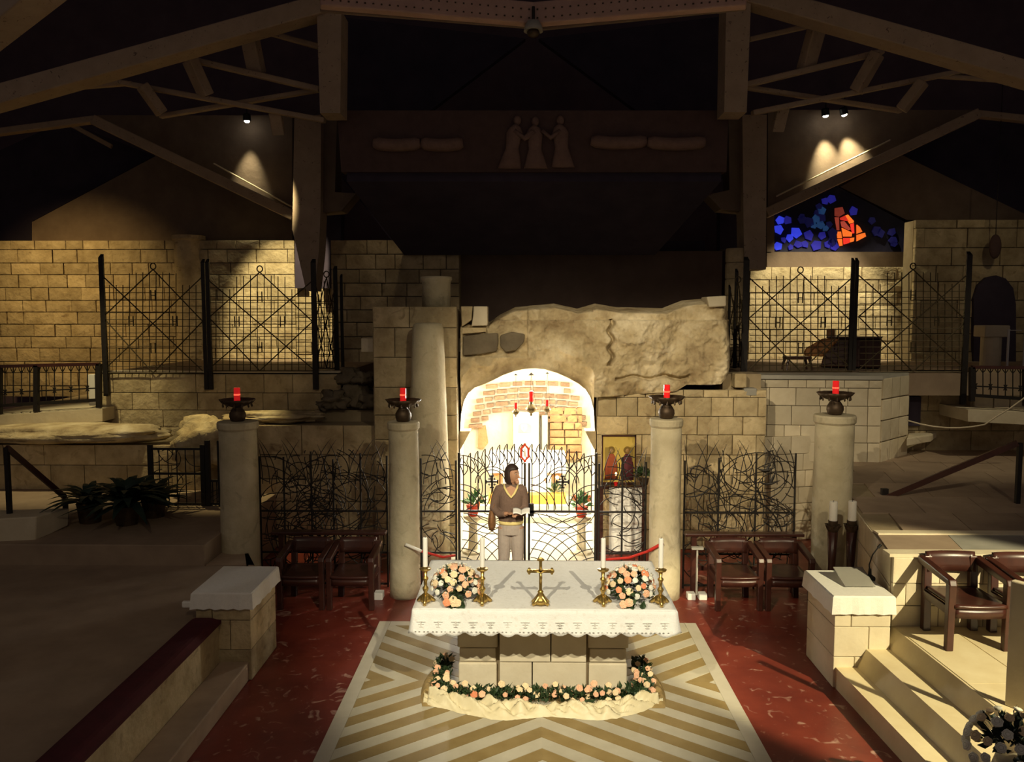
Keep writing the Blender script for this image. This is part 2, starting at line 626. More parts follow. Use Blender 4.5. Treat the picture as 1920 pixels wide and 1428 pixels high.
st = stepbox('floor_step', -2.93, LX, 3.0, 8.42, 0, 0.18, M['pave'], 'low cream stone step along the red floor, below the cushioned bench')
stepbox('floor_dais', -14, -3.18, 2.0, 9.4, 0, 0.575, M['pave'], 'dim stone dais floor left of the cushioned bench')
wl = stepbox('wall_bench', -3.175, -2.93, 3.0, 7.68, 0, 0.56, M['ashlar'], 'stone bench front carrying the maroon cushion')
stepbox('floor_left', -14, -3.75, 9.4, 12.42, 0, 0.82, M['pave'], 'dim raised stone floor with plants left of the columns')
struct('floor_corner', B().prism([(-3.17, 8.46, 0), (-2.9, 8.46, 0), (-3.40, 9.86, 0), (-3.60, 10.3, 0), (-3.74, 10.3, 0), (-3.74, 9.42, 0), (-3.17, 9.42, 0)], (0, 0, 0.58)), M['pave'], 'stone corner between the left pedestal and the first column')
# cushion
cu = B()
cu.grid(lambda a, b: Vector((-3.17 + 0.27 * a, 2.95 + 4.68 * b, 0.60 + 0.055 * (1 - (2 * a - 1) ** 6) * (1 - (2 * b - 1) ** 60))), 10, 60)
cu.grid(lambda a, b: Vector((-2.90 - 0.27 * a, 2.95 + 4.68 * b, 0.565)), 1, 1)
cu.grid(lambda a, b: Vector((-3.17 + 0.27 * a, 2.95, 0.565 + 0.035 * b)), 1, 1)
cu.grid(lambda a, b: Vector((-2.90 - 0.27 * a, 7.63, 0.565 + 0.035 * b)), 1, 1)
cu.grid(lambda a, b: Vector((-2.90, 2.95 + 4.68 * a, 0.565 + 0.035 * b)), 1, 1)
cu.grid(lambda a, b: Vector((-3.17, 7.63 - 4.68 * a, 0.565 + 0.035 * b)), 1, 1)
o = put('bench_cushion', cu, M['maroon'], smooth=False)
tag(o, 'long dark maroon cushion lying on the stone bench', 'cushion')


def pedestal(x0, x1, y0, y1, h, lab, tagc):
    t = thing('stone_pedestal', lab, 'pedestal', ((x0 + x1) / 2, (y0 + y1) / 2, 0))
    put('core', B().box((0, 0, (h - 0.02) / 2), (x1 - x0 - 0.05, y1 - y0 - 0.05, h - 0.02)), M['mortar'], t)
    hs = [0.30, 0.29, h - 0.59]
    z = 0
    for r, hh in enumerate(hs):
        w0 = (x1 - x0)
        cut = (0.38, 0.62, 0.30)[r] * w0
        for (a, b) in ((0, cut), (cut, w0)):
            put('stone_block', B().box((-w0 / 2 + (a + b) / 2, 0, z + hh / 2), (b - a - 0.006, y1 - y0, hh - 0.006)), M['altar'] if tagc else M['ashlar'], t, bev=0.006)
        z += hh
    return t


def cloth_cover(x0, x1, y0, y1, z, hang, lab, scal=0.012):
    b = B()
    n = 40
    pts = []
    for i in range(n):           # rounded rectangle outline
        t = i / n
        per = [(x0, y0), (x1, y0), (x1, y1), (x0, y1)]
        s = t * 4
        k = int(s)
        f = s - k
        a, c = per[k], per[(k + 1) % 4]
        pts.append((a[0] + (c[0] - a[0]) * f, a[1] + (c[1] - a[1]) * f))
    cx, cy = (x0 + x1) / 2, (y0 + y1) / 2
    v = []
    for (q, dz, ex) in ((0, 0.0, -0.004), (1, -0.012, 0.006), (2, -hang * 0.5, 0.012), (3, -hang, 0.018)):
        for i, (x, y) in enumerate(pts):
            wob = 0.006 * math.sin(i * 1.7) * q / 3
            dx, dy = (1 if x > cx else -1), (1 if y > cy else -1)
            sc_ = scal * abs(math.sin(i * 1.57)) if q == 3 else 0
            ox = (ex + wob) * (dx if abs(x - x0) < 1e-6 or abs(x - x1) < 1e-6 else 0)
            oy = (ex + wob) * (dy if abs(y - y0) < 1e-6 or abs(y - y1) < 1e-6 else 0)
            v.append((x + ox, y + oy, z + dz + sc_))
    v.append((cx, cy, z + 0.001))
    f = [(i, (i + 1) % n, 4 * n) for i in range(n)]
    for q in range(3):
        for i in range(n):
            a = (i + 1) % n
            f.append((q * n + a, q * n + i, (q + 1) * n + i, (q + 1) * n + a))
    b.add(v, f)
    o = put('cloth_cover', b, M['linen'], smooth=False, solid=0.006)
    return tag(o, lab, 'cloth')


pedestal(-3.15, LX + 0.03, 7.64, 8.43, 0.85, 'stone pedestal at the end of the maroon cushioned bench', False)
cloth_cover(-3.17, LX + 0.05, 7.62, 8.45, 0.865, 0.16, 'white cloth over the pedestal beside the cushioned bench')
o = put('folded_cloth', B().box((-3.235, 7.66, 0.74), (0.09, 0.05, 0.06)), M['linen'], bev=0.012)
tag(o, 'small folded white cloth tucked beside the left pedestal cover', 'cloth')

# ------------------------------------------------------------------ right steps, platform, pedestal
RD = 0.0355                      # steps turn slightly


def sx_(x, y):                   # x of a step edge at depth y
    return x - RD * (y - 7.57)


def stepped(name, x0b, x0t, z0, z1, y0, y1, m, label, xr=8.5):
    q = B()
    q.hexa([(sx_(x0b, y0), y0, z0), (xr, y0, z0), (xr, y1, z0), (sx_(x0b, y1), y1, z0),
            (sx_(x0t, y0), y0, z1), (xr, y0, z1), (xr, y1, z1), (sx_(x0t, y1), y1, z1)])
    return struct(name, q, m, label)


s1 = stepped('floor_step', 2.92, 2.92, 0, 0.20, 3.6, 7.72, M['step'], 'lowest pale stone step beside the red marble floor')
s2 = stepped('floor_step', 3.12, 3.20, 0.20, 0.375, 3.6, 7.72, M['step'], 'middle stone step below the platform with the armchairs')
s3 = stepped('floor_platform', 3.42, 3.50, 0.375, 0.545, 3.6, 7.72, M['step'], 'pale stone platform carrying the lit armchair')
for ly in (3.98, 4.28, 4.58):
    pass
for k, (xa, xb) in enumerate(((3.52, 4.02), (4.03, 4.60), (4.61, 5.4), (5.41, 6.4))):
    for j in range(3):
        ya, yb = 4.02 + j * 1.23, 4.02 + (j + 1) * 1.23
        q = B().hexa([(sx_(xa, ya), ya, 0.53), (sx_(xb, ya), ya, 0.53), (sx_(xb, yb), yb - 0.005, 0.53), (sx_(xa, yb), yb - 0.005, 0.53),
                      (sx_(xa, ya), ya, 0.551), (sx_(xb, ya), ya, 0.551), (sx_(xb, yb), yb - 0.005, 0.551), (sx_(xa, yb), yb - 0.005, 0.551)])
        put('paving_slab', q, M['step'], s3)
pedestal(2.895, 3.42, 7.57, 8.31, 0.875, 'lit stone pedestal at the foot of the right steps', True)
cloth_cover(2.875, 3.44, 7.55, 8.33, 0.89, 0.17, 'white lace-edged cloth over the pedestal at the right steps', 0.006)

# raised floor at the right, behind the platform
fr = struct('floor_right', B().prism([(3.48, 7.74, 0), (12, 7.74, 0), (12, 14.6, 0), (5.0, 14.6, 0), (4.55, 12.9, 0), (4.0, 10.1, 0)], (0, 0, 1.22)), M['mortar'],
            'raised stone floor behind the armchair platform')
ashlar(fr, M['tile'], (3.48, 7.72), (7.2, 7.72), 0.545, 1.22, 0.21, (0.36, 0.5), 0.06, 0.008, jit=0.002)
ashlar(fr, M['tile'], (4.53, 12.75), (4.0, 10.08), 0.0, 1.22, 0.29, (0.4, 0.7), 0.06, 0.008, jit=0.002)
ashlar(fr, M['tile'], (4.0, 10.08), (3.50, 7.74), 0.30, 1.22, 0.29, (0.4, 0.7), 0.06, 0.008, jit=0.002)
for j in range(8):               # paving on top
    y0 = 7.72 + j * 0.84
    x0 = 3.47 + max(0, (y0 - 7.72)) * 0.24
    nx = 9
    for i in range(nx):
        xa = x0 + 0.004 + i * 0.72 + (0.3 if j % 2 else 0)
        lit = j == 0
        edge = (0.22 if j == 0 else 0.84)
        put('paving_slab', B().hexa([(x, y, z) for z in (1.21, 1.236) for (x, y) in ((xa, y0), (xa + 0.714, y0), (xa + 0.714 + 0.2, y0 + 0.835), (xa + 0.2, y0 + 0.835))]),
            M['slab'] if j == 0 and i > 0 else M['pave'], fr)
put('kerb_slab', B().box((5.4, 7.79, 1.232), (3.9, 0.16, 0.03)), M['tile'], fr)
put('kerb_slab', B().box((5.6, 8.50, 1.242), (3.9, 0.13, 0.02)), M['tile'], fr)

# ------------------------------------------------------------------ grotto facade
ARCH = [(862, 1118), (862, 1000), (862, 900), (863, 840), (863, 808), (865, 775), (870, 752), (878, 737), (890, 726), (908, 720), (925, 712), (945, 702),
        (965, 695), (985, 691), (1003, 690), (1022, 692), (1045, 699), (1065, 708), (1085, 719), (1098, 730), (1107, 745), (1113, 768), (1115, 808),
        (1115, 840), (1116, 900), (1116, 1000), (1116, 1118)]
AR = [P(x, y, YF) for (x, y) in ARCH]
ax0, ax1 = AR[0].x, AR[-1].x


def pl_interp(pts, x):
    for (a, b), (c, d) in zip(pts, pts[1:]):
        if a <= x <= c:
            return b + (d - b) * (x - a) / (c - a) if c > a else b
    return pts[0][1] if x < pts[0][0] else pts[-1][1]


ROCKTOP = [(862, 600), (912, 600), (916, 604), (935, 590), (965, 575), (1040, 568), (1085, 578), (1120, 568), (1160, 575), (1250, 577), (1290, 562), (1362, 556), (1376, 600)]
ROCKBOT = [(1115, 742), (1180, 738), (1265, 732), (1285, 720), (1345, 718), (1362, 705), (1374, 640), (1376, 620)]
archy = [(x, y) for (x, y) in ARCH[5:22]]


def rock_strip(b, xa, xb, top, bot, nu, nv, edge_keep):
    def fn(a, c):
        px = xa + (xb - xa) * a
        y0 = pl_interp(bot, px)
        y1 = pl_interp(top, px)
        py = y0 + (y1 - y0) * c
        q = P(px, py, YF)
        amp = min(1.0, c * 3.0) if edge_keep else 1.0
        n1 = noise.fractal(Vector((q.x * 0.9, q.z * 0.9, 3.1)), 0.8, 2.1, 5)
        n2 = noise.fractal(Vector((q.x * 3.4, q.z * 3.4, 7.7)), 0.9, 2.1, 4)
        n3 = noise.fractal(Vector((q.x * 9, q.z * 9, 1.7)), 0.9, 2.1, 3)
        d = 0.16 + 0.13 * n1 + 0.06 * n2 + 0.018 * n3
        crack = math.exp(-((px - 1143 - 4 * math.sin(py * 0.2)) / 3.5) ** 2) * (1 if 598 < py < 684 else 0)
        crack += 0.7 * math.exp(-((py - 706 - 3 * math.sin(px * .11)) / 3.0) ** 2) * (1 if 1150 < px < 1290 else 0)
        d -= 0.16 * crack
        if py < 600:                       # broken top ledge sets back
            d -= 0.10 + 0.08 * n2
        if 868 < px < 990 and py < 668:    # older, darker patch is set back
            d -= 0.09
        if c > 0.93:
            d -= (c - 0.93) / 0.07 * 0.45
        if px > 1350:
            d -= ((px - 1350) / 26.0) ** 2 * 0.5
        q.y -= d * amp
        return q
    b.grid(fn, nu, nv)


rk = B()
rock_strip(rk, 865, 1113, ROCKTOP, archy, 170, 90, True)
gro = struct('wall_grotto', rk, M['rock'], 'rough rock facade above the bright grotto arch')
for p in gro.data.polygons:
    p.use_smooth = True
rk = B()
rock_strip(rk, 1112, 1376, ROCKTOP, ROCKBOT, 190, 110, False)
put('boulder', rk, M['rock'], gro, smooth=True, solid=0.0)
# darker stones set into the facade and the pale block on its corner
put('stone_inset', B().prism(pxp([(868, 630), (900, 626), (933, 624), (934, 640), (932, 658), (900, 664), (868, 666)], YF - 0.16), (0, 0.2, 0)), M['darkrock'], gro, bev=0.02)
put('stone_inset', B().prism(pxp([(938, 628), (960, 622), (984, 626), (982, 642), (968, 656), (948, 660), (938, 650)], YF - 0.16), (0, 0.2, 0)), M['darkrock'], gro, bev=0.02)
put('corner_stone', B().prism(pxp([(888, 574), (914, 574), (914, 610), (884, 611), (887, 592)], YF - 0.22), (0, 0.35, 0)), M['tile'], gro, bev=0.012)
put('corner_stone', B().prism(pxp([(864, 574), (886, 574), (884, 600), (866, 612)], YF - 0.2), (0, 0.35, 0)), M['ashlar'], gro, bev=0.012)
put('corner_stone', B().prism(pxp([(866, 614), (912, 614), (912, 622), (866, 626)], YF - 0.18), (0, 0.3, 0)), M['ashlar'], gro, bev=0.012)
put('ledge_stone', B().prism(pxp([(1325, 556), (1362, 554), (1362, 574), (1330, 576)], YF - 0.15), (0, 0.4, 0)), M['tile'], gro, bev=0.02)

# ashlar right of the arch and between arch and pier
wr = struct('wall_ashlar', B().hexa([(ax1, YF + 0.05, 0), (3.55, YF + 0.05, 0), (3.55, YF + 0.5, 0), (ax1, YF + 0.5, 0),
                                     (ax1, YF + 0.05, 2.35), (3.55, YF + 0.05, 2.35), (3.55, YF + 0.5, 2.35), (ax1, YF + 0.5, 2.35)]), M['mortar'],
            'coursed stone wall right of the grotto arch')
ashlar(wr, M['ashlar'], (ax1, YF + 0.02), (3.55, YF + 0.02), 0.0, 2.40, 0.27, (0.24, 0.46), 0.14, 0.009, jit=0.035)
wq = struct('wall_pier', B().hexa([(-2.18, 12.0, 0), (ax0, 12.0, 0), (ax0, 12.7, 0), (-2.18, 12.7, 0),
                                   (-2.18, 12.0, 3.58), (ax0, 12.0, 3.58), (ax0, 12.7, 3.58), (-2.18, 12.7, 3.58)]), M['mortar'],
            'tall pier of large stone blocks left of the grotto arch')
ashlar(wq, M['ashlar'], (-2.20, 11.98), (ax0, 11.98), 0.0, 3.62, 0.40, (0.40, 0.72), 0.12, 0.010, jit=0.012)
ashlar(wq, M['ashlar'], (-2.19, 12.7), (-2.19, 12.0), 0.0, 3.60, 0.40, (0.40, 0.72), 0.06, 0.010, jit=0.01)
# corbels at the spring of the arch
put('corbel', B().prism(pxp([(861, 808), (882, 808), (864, 842), (861, 842)], YF - 0.02), (0, 0.3, 0)), M['ashlar'], gro, bev=0.008)
put('corbel', B().prism(pxp([(1118, 808), (1097, 808), (1114, 842), (1118, 842)], YF - 0.02), (0, 0.3, 0)), M['ashlar'], gro, bev=0.008)

# grotto interior: reveal, back of the facade, chamber
sh = B()
n = len(AR)
cx = (ax0 + ax1) / 2
A1 = [Vector((p.x, YF - 0.03, max(p.z, 0))) for p in AR]
A2 = [Vector((p.x, 12.85, max(p.z, 0))) for p in AR]
BG = [Vector((cx + (p.x - cx) * 1.45, 12.85, max(0, p.z) * 1.10)) for p in AR]
BK = [Vector((p.x, 16.6, p.z)) for p in BG]
vs = A1 + A2 + BG + BK
fs = []
for q in range(3):
    for i in range(n - 1):
        fs.append((q * n + i, q * n + i + 1, (q + 1) * n + i + 1, (q + 1) * n + i))
sh.add(vs, fs)
gi = struct('wall_chamber', sh, M['plaster'], 'bright plastered inner walls of the grotto chamber')
bw = struct('wall_altar', B().hexa([(-2.2, 16.0, 0), (2.5, 16.0, 0), (2.5, 16.6, 0), (-2.2, 16.6, 0), (-2.2, 16.0, 3.2), (2.5, 16.0, 3.2), (2.5, 16.6, 3.2), (-2.2, 16.6, 3.2)]),
            M['plaster'], 'plastered end wall inside the grotto')
struct('ceiling_chamber', B().box((0.15, 14.5, 3.05), (5.2, 4.4, 0.2)), M['plaster'], 'rock ceiling over the grotto chamber')
# curved courses of vault brick
YV = 15.85
for r in range(7):
    yc = 718 + r * 11.5
    xs = 905 - r * 5.0
    xe = 1062 + r * 3.5
    x = xs + rnd.uniform(-4, 4)
    while x < xe:
        wd = rnd.uniform(16, 30)
        sag = ((x + wd / 2 - 1005) / 100.0) ** 2 * 9
        if not (yc > 772 and 905 < x < 950) and rnd.random() > 0.06:
            c = P(x + wd / 2, yc + sag, YV)
            block(bw, M['vaultbrick'], c, (1, 0, -0.16 * (x + wd / 2 - 1005) / 100.0), (0, -1, 0), m_px(wd - 4.5, YV), m_px(7.4, YV), 0.10, 'brick')
        x += wd
for r in range(7):               # warm courses on the right
    yc = 770 + r * 14
    x = 1030
    while x < 1088:
        wd = rnd.uniform(20, 34)
        x1 = min(x + wd, 1092)
        c = P((x + x1) / 2, yc, YV)
        block(bw, M['warmstone'], c, (1, 0, 0), (0, -1, 0), m_px(x1 - x - 2, YV), m_px(12.4, YV), 0.12, 'stone_block')
        x = x1
# pale pier with plaque in the middle, niche blocks
pc = P(988, 830, 15.7)
put('pier', B().hexa([P(x, y, Y) for (y) in (980, 772) for (x, Y) in ((962, 15.45), (1010, 15.45), (1012, 15.95), (960, 15.95))]), M['plaster'], bw, bev=0.01)
put('pier', B().hexa([P(x, y, Y) for (y) in (900, 778) for (x, Y) in ((1016, 15.6), (1027, 15.6), (1028, 15.95), (1015, 15.95))]), M['cream'], bw, bev=0.01)
put('niche_block', B().prism(pxp([(897, 800), (910, 798), (915, 830), (906, 842), (896, 838)], 15.9), (0, 0.15, 0)), M['warmstone'], bw)
pq = put('plaque', B().prism(pxp([(972, 797), (977, 794), (991, 794), (996, 798), (996, 810), (972, 810)], 15.42), (0, 0.03, 0)), M['slab'], bw)
put('shield', B().prism(pxp([(977, 796), (988, 796), (988, 804), (982.5, 810), (977, 804)], 15.40), (0, 0.02, 0)), M['whitebox'], pq)
put('shield_mark', B().prism(pxp([(980, 800), (984, 799), (983, 806), (981, 806)], 15.39), (0, 0.01, 0)), M['slab'], pq)

# ------------------------------------------------------------------ retaining walls, upper level
xl = P(640, 700, YL).x
ur = stepbox('floor_upper', -6.95, xl, YL, 17.6, 2.2, UZ, M['pave'], 'upper gallery floor behind the left lattice screen', bev=0)
put('kerb_slab', B().box(((xl + P(190, 700, YL).x) / 2, YL + 0.02, UZ + 0.012), (xl - P(190, 700, YL).x, 0.14, 0.03)), M['tile'], ur)
w1 = wall('wall_lower', (-6.95, YL), (xl, YL), 0.8, UZ, 0.3, 'dim coursed retaining wall under the left lattice screen')
ashlar(w1, M['ashlar'], (-6.95, YL - 0.02), (xl, YL - 0.02), 0.84, UZ - 0.02, 0.27, (0.4, 0.75), 0.06, 0.01, jit=0.006)
w2 = wall('wall_behind', (-4.0, YF + 0.05), (-2.2, YF + 0.05), 0, 1.84, 0.5, 'low stone wall behind the dark chairs')
ashlar(w2, M['ashlar'], (-4.0, YF + 0.02), (-2.2, YF + 0.02), 0.0, 1.86, 0.36, (0.5, 0.9), 0.08, 0.012, jit=0.02)
w3 = wall('wall_terrace', (-9.2, 12.45), (-4.0, 12.45), 0.82, 1.50, 0.3, 'dim wall of large stones under the rock ledge')
ashlar(w3, M['ashlar'], (-9.2, 12.43), (-4.0, 12.43), 0.82, 1.52, 0.42, (0.5, 0.9), 0.06, 0.012, jit=0.01)

# faceted tile wall at the right
fac = [P(1402, 780, 12.86), P(1651, 780, 12.70), P(1668, 780, 12.95), P(1683, 780, 13.20), P(1701, 780, 13.45)]
wt = struct('wall_faceted', B().prism([Vector((p.x, p.y + 0.04, 0.9)) for p in fac] + [Vector((fac[-1].x, 13.46, 0.9)), Vector((fac[0].x, 13.30, 0.9))], (0, 0, UZ - 0.9)), M['mortar'],
            'faceted wall of pale square stones under the piano')
for i, (a, b) in enumerate(zip(fac, fac[1:])):
    if i == 0:
        ashlar(wt, M['tile'], (a.x, a.y), (b.x, b.y), 1.22, UZ - 0.06, 0.30, (0.24, 0.44), 0.06, 0.010, jit=0.004, name='facing_tile')
    else:
        z = 1.22
        while z < UZ - 0.1:
            block(wt, M['tile'], (a + b) / 2 * 1.0 + Vector((0, 0, z + 0.16 - (a.z + b.z) / 2)), (b.x - a.x, b.y - a.y, 0), (b.y - a.y, a.x - b.x, 0),
                  (Vector((b.x - a.x, b.y - a.y, 0))).length - 0.02, 0.31, 0.06, 'facing_tile')
            z += 0.33
put('coping', B().prism([Vector((p.x, p.y - 0.03, UZ - 0.05)) for p in fac] + [Vector((fac[-1].x, 13.5, UZ - 0.05)), Vector((fac[0].x, 13.30, UZ - 0.05))], (0, 0, 0.06)), M['slab'], wt)
wx = wall('wall_corner', (3.50, 12.55), (fac[0].x + 1.25, 12.88), 0, 1.62, 0.4, 'stone wall behind the right columns')
ashlar(wx, M['tile'], (3.50, 12.55), (fac[0].x + 1.25, 12.86), 0.0, 1.64, 0.29, (0.3, 0.45), 0.06, 0.01, jit=0.004)
for (ta, tb, tz) in ((1372, 1412, 700), (1360, 1405, 730)):
    pass
wz = wall('wall_shoulder', (2.95, 12.35), (3.52, 12.35), 2.2, 2.62, 0.5, 'small stone shoulder between boulder and faceted wall')
ashlar(wz, M['tile'], (2.98, 12.32), (3.54, 12.32), 2.1, 2.40, 0.2, (0.2, 0.3), 0.06, 0.01)
stepbox('floor_gallery', fac[0].x, 14, 13.4, 17.6, 2.2, UZ, M['pave'], 'upper gallery floor behind the right lattice screen', bev=0)
wy = wall('wall_under', (fac[-1].x, 13.9), (14, 13.9), 1.1, UZ, 0.3, 'dim retaining wall right of the faceted wall')
ashlar(wy, M['ashlar'], (fac[-1].x, 13.88), (12, 13.88), 1.22, UZ - 0.02, 0.35, (0.5, 0.9), 0.05, 0.01, jit=0.004)

# back walls of the upper level
def bwall(name, px0, px1, ytop, Y, zb, label, m='wallblock', rowh=0.27, bwid=(0.34, 0.75), plain=False):
    a, b = P(px0, 600, Y), P(px1, 600, Y)
    zt = P(900, ytop, Y).z
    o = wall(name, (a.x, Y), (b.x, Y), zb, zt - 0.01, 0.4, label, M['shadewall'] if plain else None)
    if not plain:
        ashlar(o, M[m], (a.x, Y - 0.03), (b.x, Y - 0.03), zb, zt, rowh, bwid, 0.12, 0.015, jit=0.03)
    return o


wb = bwall('wall_back', -30, 557, 450, YB, 1.75, 'long stone block wall behind the left lattice screen')
q = P(358, 600, YB)
put('pilaster', B().lathe([(0.30, UZ - 0.1), (0.30, 5.05), (0.34, 5.08), (0.34, 5.16)], 18, (q.x, YB + 0.02, 0)), M['wallblock'], wb, smooth=False)
bwall('wall_recess', 557, 628, 540, YB + 0.02, UZ - 0.15, 'short lit stretch of stone wall beside the lattice corner')
bwall('wall_middle', 624, 862, 450, 16.6, 2.0, 'dim block wall behind the tall pier', 'ashlar')
wc = bwall('wall_shade', 858, 1352, 470, 17.0, 3.0, 'wall above the rock facade, toned dark for canopy shade', plain=True)
bwall('wall_lit', 1402, 1722, 501, YB, UZ - 0.15, 'rough lit stone wall behind the piano')
bwall('wall_right', 1706, 1990, 414, YB - 0.5, UZ - 0.15, 'dim block wall with a dark archway at the far right', 'ashlar', 0.36, (0.5, 1.0))
# block column right of the rock
cc = P(1378, 600, 15.4)
wd_ = struct('wall_column', B().lathe([(0.16, 2.3), (0.16, P(1378, 468, 15.4).z)], 16, (cc.x, cc.y, 0)), M['mortar'], 'round pillar of stone drums beside the right lattice')
z = 2.35
zt = P(1378, 466, 15.4).z
while z < zt - 0.1:
    h = min(0.30, zt - z)
    put('stone_drum', B().lathe([(0.185, z + 0.01), (0.195, z + 0.04), (0.195, z + h - 0.03), (0.185, z + h)], 18, (cc.x, cc.y, 0)), M['wallblock'], wd_)
    z += h
# archway at the far right: a dark slab stands in for its unlit depth
aw = [(1826, 700), (1826, 560), (1834, 535), (1850, 520), (1868, 516), (1886, 522), (1900, 540), (1905, 570), (1905, 700)]
put('archway', B().prism(pxp(aw, YB - 0.70), (0, 0.10, 0)), M['darkceil'], next(o for o in bpy.data.objects if o.name == 'wall_right'))

# ------------------------------------------------------------------ roof
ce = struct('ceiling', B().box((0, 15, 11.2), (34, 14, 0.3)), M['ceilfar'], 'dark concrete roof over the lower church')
struct('wall_far', B().box((0, 20.5, 6), (36, 0.3, 11)), M['ceilfar'], 'dark far wall above the gallery')
struct('wall_side', B().box((-14.2, 15, 5.5), (0.3, 12, 11.4)), M['ceilfar'], 'dark side wall left of the gallery')
struct('wall_side', B().box((14.2, 15, 5.5), (0.3, 12, 11.4)), M['ceilfar'], 'dark side wall right of the gallery')


def bm(x1, y1, Y1, x2, y2, Y2, wpx, name='beam', m='beam', deep=1.6):
    a, b = P(x1, y1, Y1), P(x2, y2, Y2)
    wd = m_px(wpx, (Y1 + Y2) / 2)
    return put(name, B().beam(a, b, wd * deep, wd), M[m], ce, bev=0.02)


# left: main raking beam, ties and struts
bm(-500, 325, 12.0, 640, 5, 13.6, 34)
bm(-60, 90, 9.6, 130, -60, 9.0, 40)
bm(480, 55, 14.2, 600, 88, 14.0, 9, 'tie')
bm(330, 105, 14.2, 600, 168, 14.0, 10, 'tie')
bm(200, 150, 14.4, 610, 226, 14.0, 9, 'tie')
bm(300, 218, 14.6, 600, 168, 14.2, 8, 'tie')
bm(70, 170, 14.4, 250, 156, 14.4, 7, 'tie')
bm(466, 58, 14.0, 482, 138, 14.2, 19, 'strut')
bm(356, 112, 14.0, 387, 180, 14.2, 19, 'strut')
bm(266, 160, 14.1, 304, 213, 14.3, 17, 'strut')
bm(516, 210, 14.2, 523, 252, 14.4, 14, 'strut')
bm(178, 226, 16.6, 552, 405, 17.0, 18, 'rafter')
bm(-400, 300, 16.0, 180, 224, 16.6, 12, 'rafter')
bm(130, 232, 17.4, 210, 275, 17.6, 8, 'rafter')
# right
bm(2430, 285, 12.0, 1380, -12, 13.6, 34)
bm(1520, 48, 14.2, 1405, 74, 14.0, 8, 'tie')
bm(1655, 97, 14.2, 1395, 160, 14.0, 10, 'tie')
bm(1820, 130, 14.4, 1410, 212, 14.0, 9, 'tie')
bm(1690, 208, 14.6, 1400, 164, 14.2, 8, 'tie')
bm(1760, 143, 14.4, 1960, 156, 14.4, 7, 'tie')
bm(1532, 52, 14.0, 1510, 132, 14.2, 19, 'strut')
bm(1646, 100, 14.0, 1605, 172, 14.2, 19, 'strut')
bm(1732, 152, 14.1, 1690, 206, 14.3, 17, 'strut')
bm(1468, 200, 14.2, 1457, 246, 14.4, 14, 'strut')
bm(1832, 214, 16.6, 1436, 400, 17.0, 18, 'rafter')
bm(1828, 214, 16.6, 2300, 262, 16.4, 12, 'rafter')


def plate(pts, Y, m='concrete', th=0.25, name='roof_plate', back=0.0, par=None):
    return put(name, B().prism(pxp(pts, Y), (0, th, back)), M[m], par or ce)


plate([(60, 452), (60, 416), (296, 290), (548, 398), (548, 452)], 17.9)
plate([(-40, 452), (-40, 300), (120, 226), (290, 292), (62, 414), (62, 452)], 18.3, 'darkceil')
plate([(180, 216), (548, 216), (548, 396)], 17.3)
plate([(1440, 396), (1440, 206), (1835, 206)], 17.3)
plate([(1700, 412), (1575, 350), (1690, 290), (1930, 405), (1930, 414)], 17.9)
plate([(1440, 400), (1690, 292), (1700, 415), (1560, 362)], 18.2)
plate([(1690, 290), (1840, 216), (1990, 250), (1990, 414), (1932, 406)], 18.4, 'darkceil')
plate([(1700, 500), (1700, 408), (1740, 412), (1740, 500)], 18.0, 'darkceil')
bm(400, 306, 17.16, 548, 388, 17.2, 3, 'bright_line_rod', 'tile', 1.0)  # thin pale rods added to draw the bright line above each rafter
bm(1670, 262, 17.16, 1455, 368, 17.2, 3, 'bright_line_rod', 'tile', 1.0)
# piers; lit and shaded facets put into lighter and darker concrete colours
plate([(594, 20), (640, 20), (638, 212), (600, 212)], 13.4, 'beam', 0.5, 'pier')
plate([(552, 220), (602, 215), (601, 395), (598, 470), (590, 545), (574, 545), (548, 430)], 15.2, 'beam', 0.5, 'pier')
plate([(600, 215), (632, 212), (628, 360), (668, 362), (640, 395), (602, 398)], 15.4, 'concrete', 0.5, 'pier')
plate([(594, 398), (640, 398), (636, 540), (594, 540)], 16.9, 'darkceil', 0.3, 'pier')
plate([(1362, 5), (1408, 5), (1400, 210), (1358, 210)], 13.4, 'beam', 0.5, 'pier')
plate([(1392, 215), (1438, 215), (1436, 505), (1396, 505), (1394, 400)], 15.2, 'beam', 0.5, 'pier')
plate([(1366, 210), (1396, 212), (1396, 396), (1352, 392), (1326, 365), (1368, 356)], 15.4, 'concrete', 0.5, 'pier')
plate([(1350, 395), (1396, 398), (1396, 468), (1350, 468)], 16.9, 'darkceil', 0.3, 'pier')
plate([(553, 450), (575, 540), (553, 540)], 17.2, 'darkceil', 0.1, 'pier')
# ring beams of the roof opening, in front of the dark upper space
for (a, b) in (((600, -8, 10.6), (1000, 28, 11.4)), ((1000, 28, 11.4), (1400, -8, 10.6))):
    o = bm(*a, *b, 40, 'ring_beam', 'ring', 0.6)
    for k in range(26):          # bolt heads
        t = (k + 0.5) / 26
        for dy in (-10, 6):
            q = P(a[0] + (b[0] - a[0]) * t, a[1] + (b[1] - a[1]) * t + dy, a[2] + (b[2] - a[2]) * t - 0.10)
            put('bolt', B().lathe([(0.012, -0.008), (0.012, 0.008)], 6, q), M['bronze'], o)
    bm(a[0], a[1] + 26, a[2] + 0.1, b[0], b[1] + 22, b[2] + 0.1, 9, 'ring_beam', 'concrete', 1.0)
# inner slopes of the opening
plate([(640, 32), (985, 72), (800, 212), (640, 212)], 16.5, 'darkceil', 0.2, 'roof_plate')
plate([(1360, 30), (1010, 72), (1200, 212), (1360, 212)], 16.5, 'darkceil', 0.2, 'roof_plate')

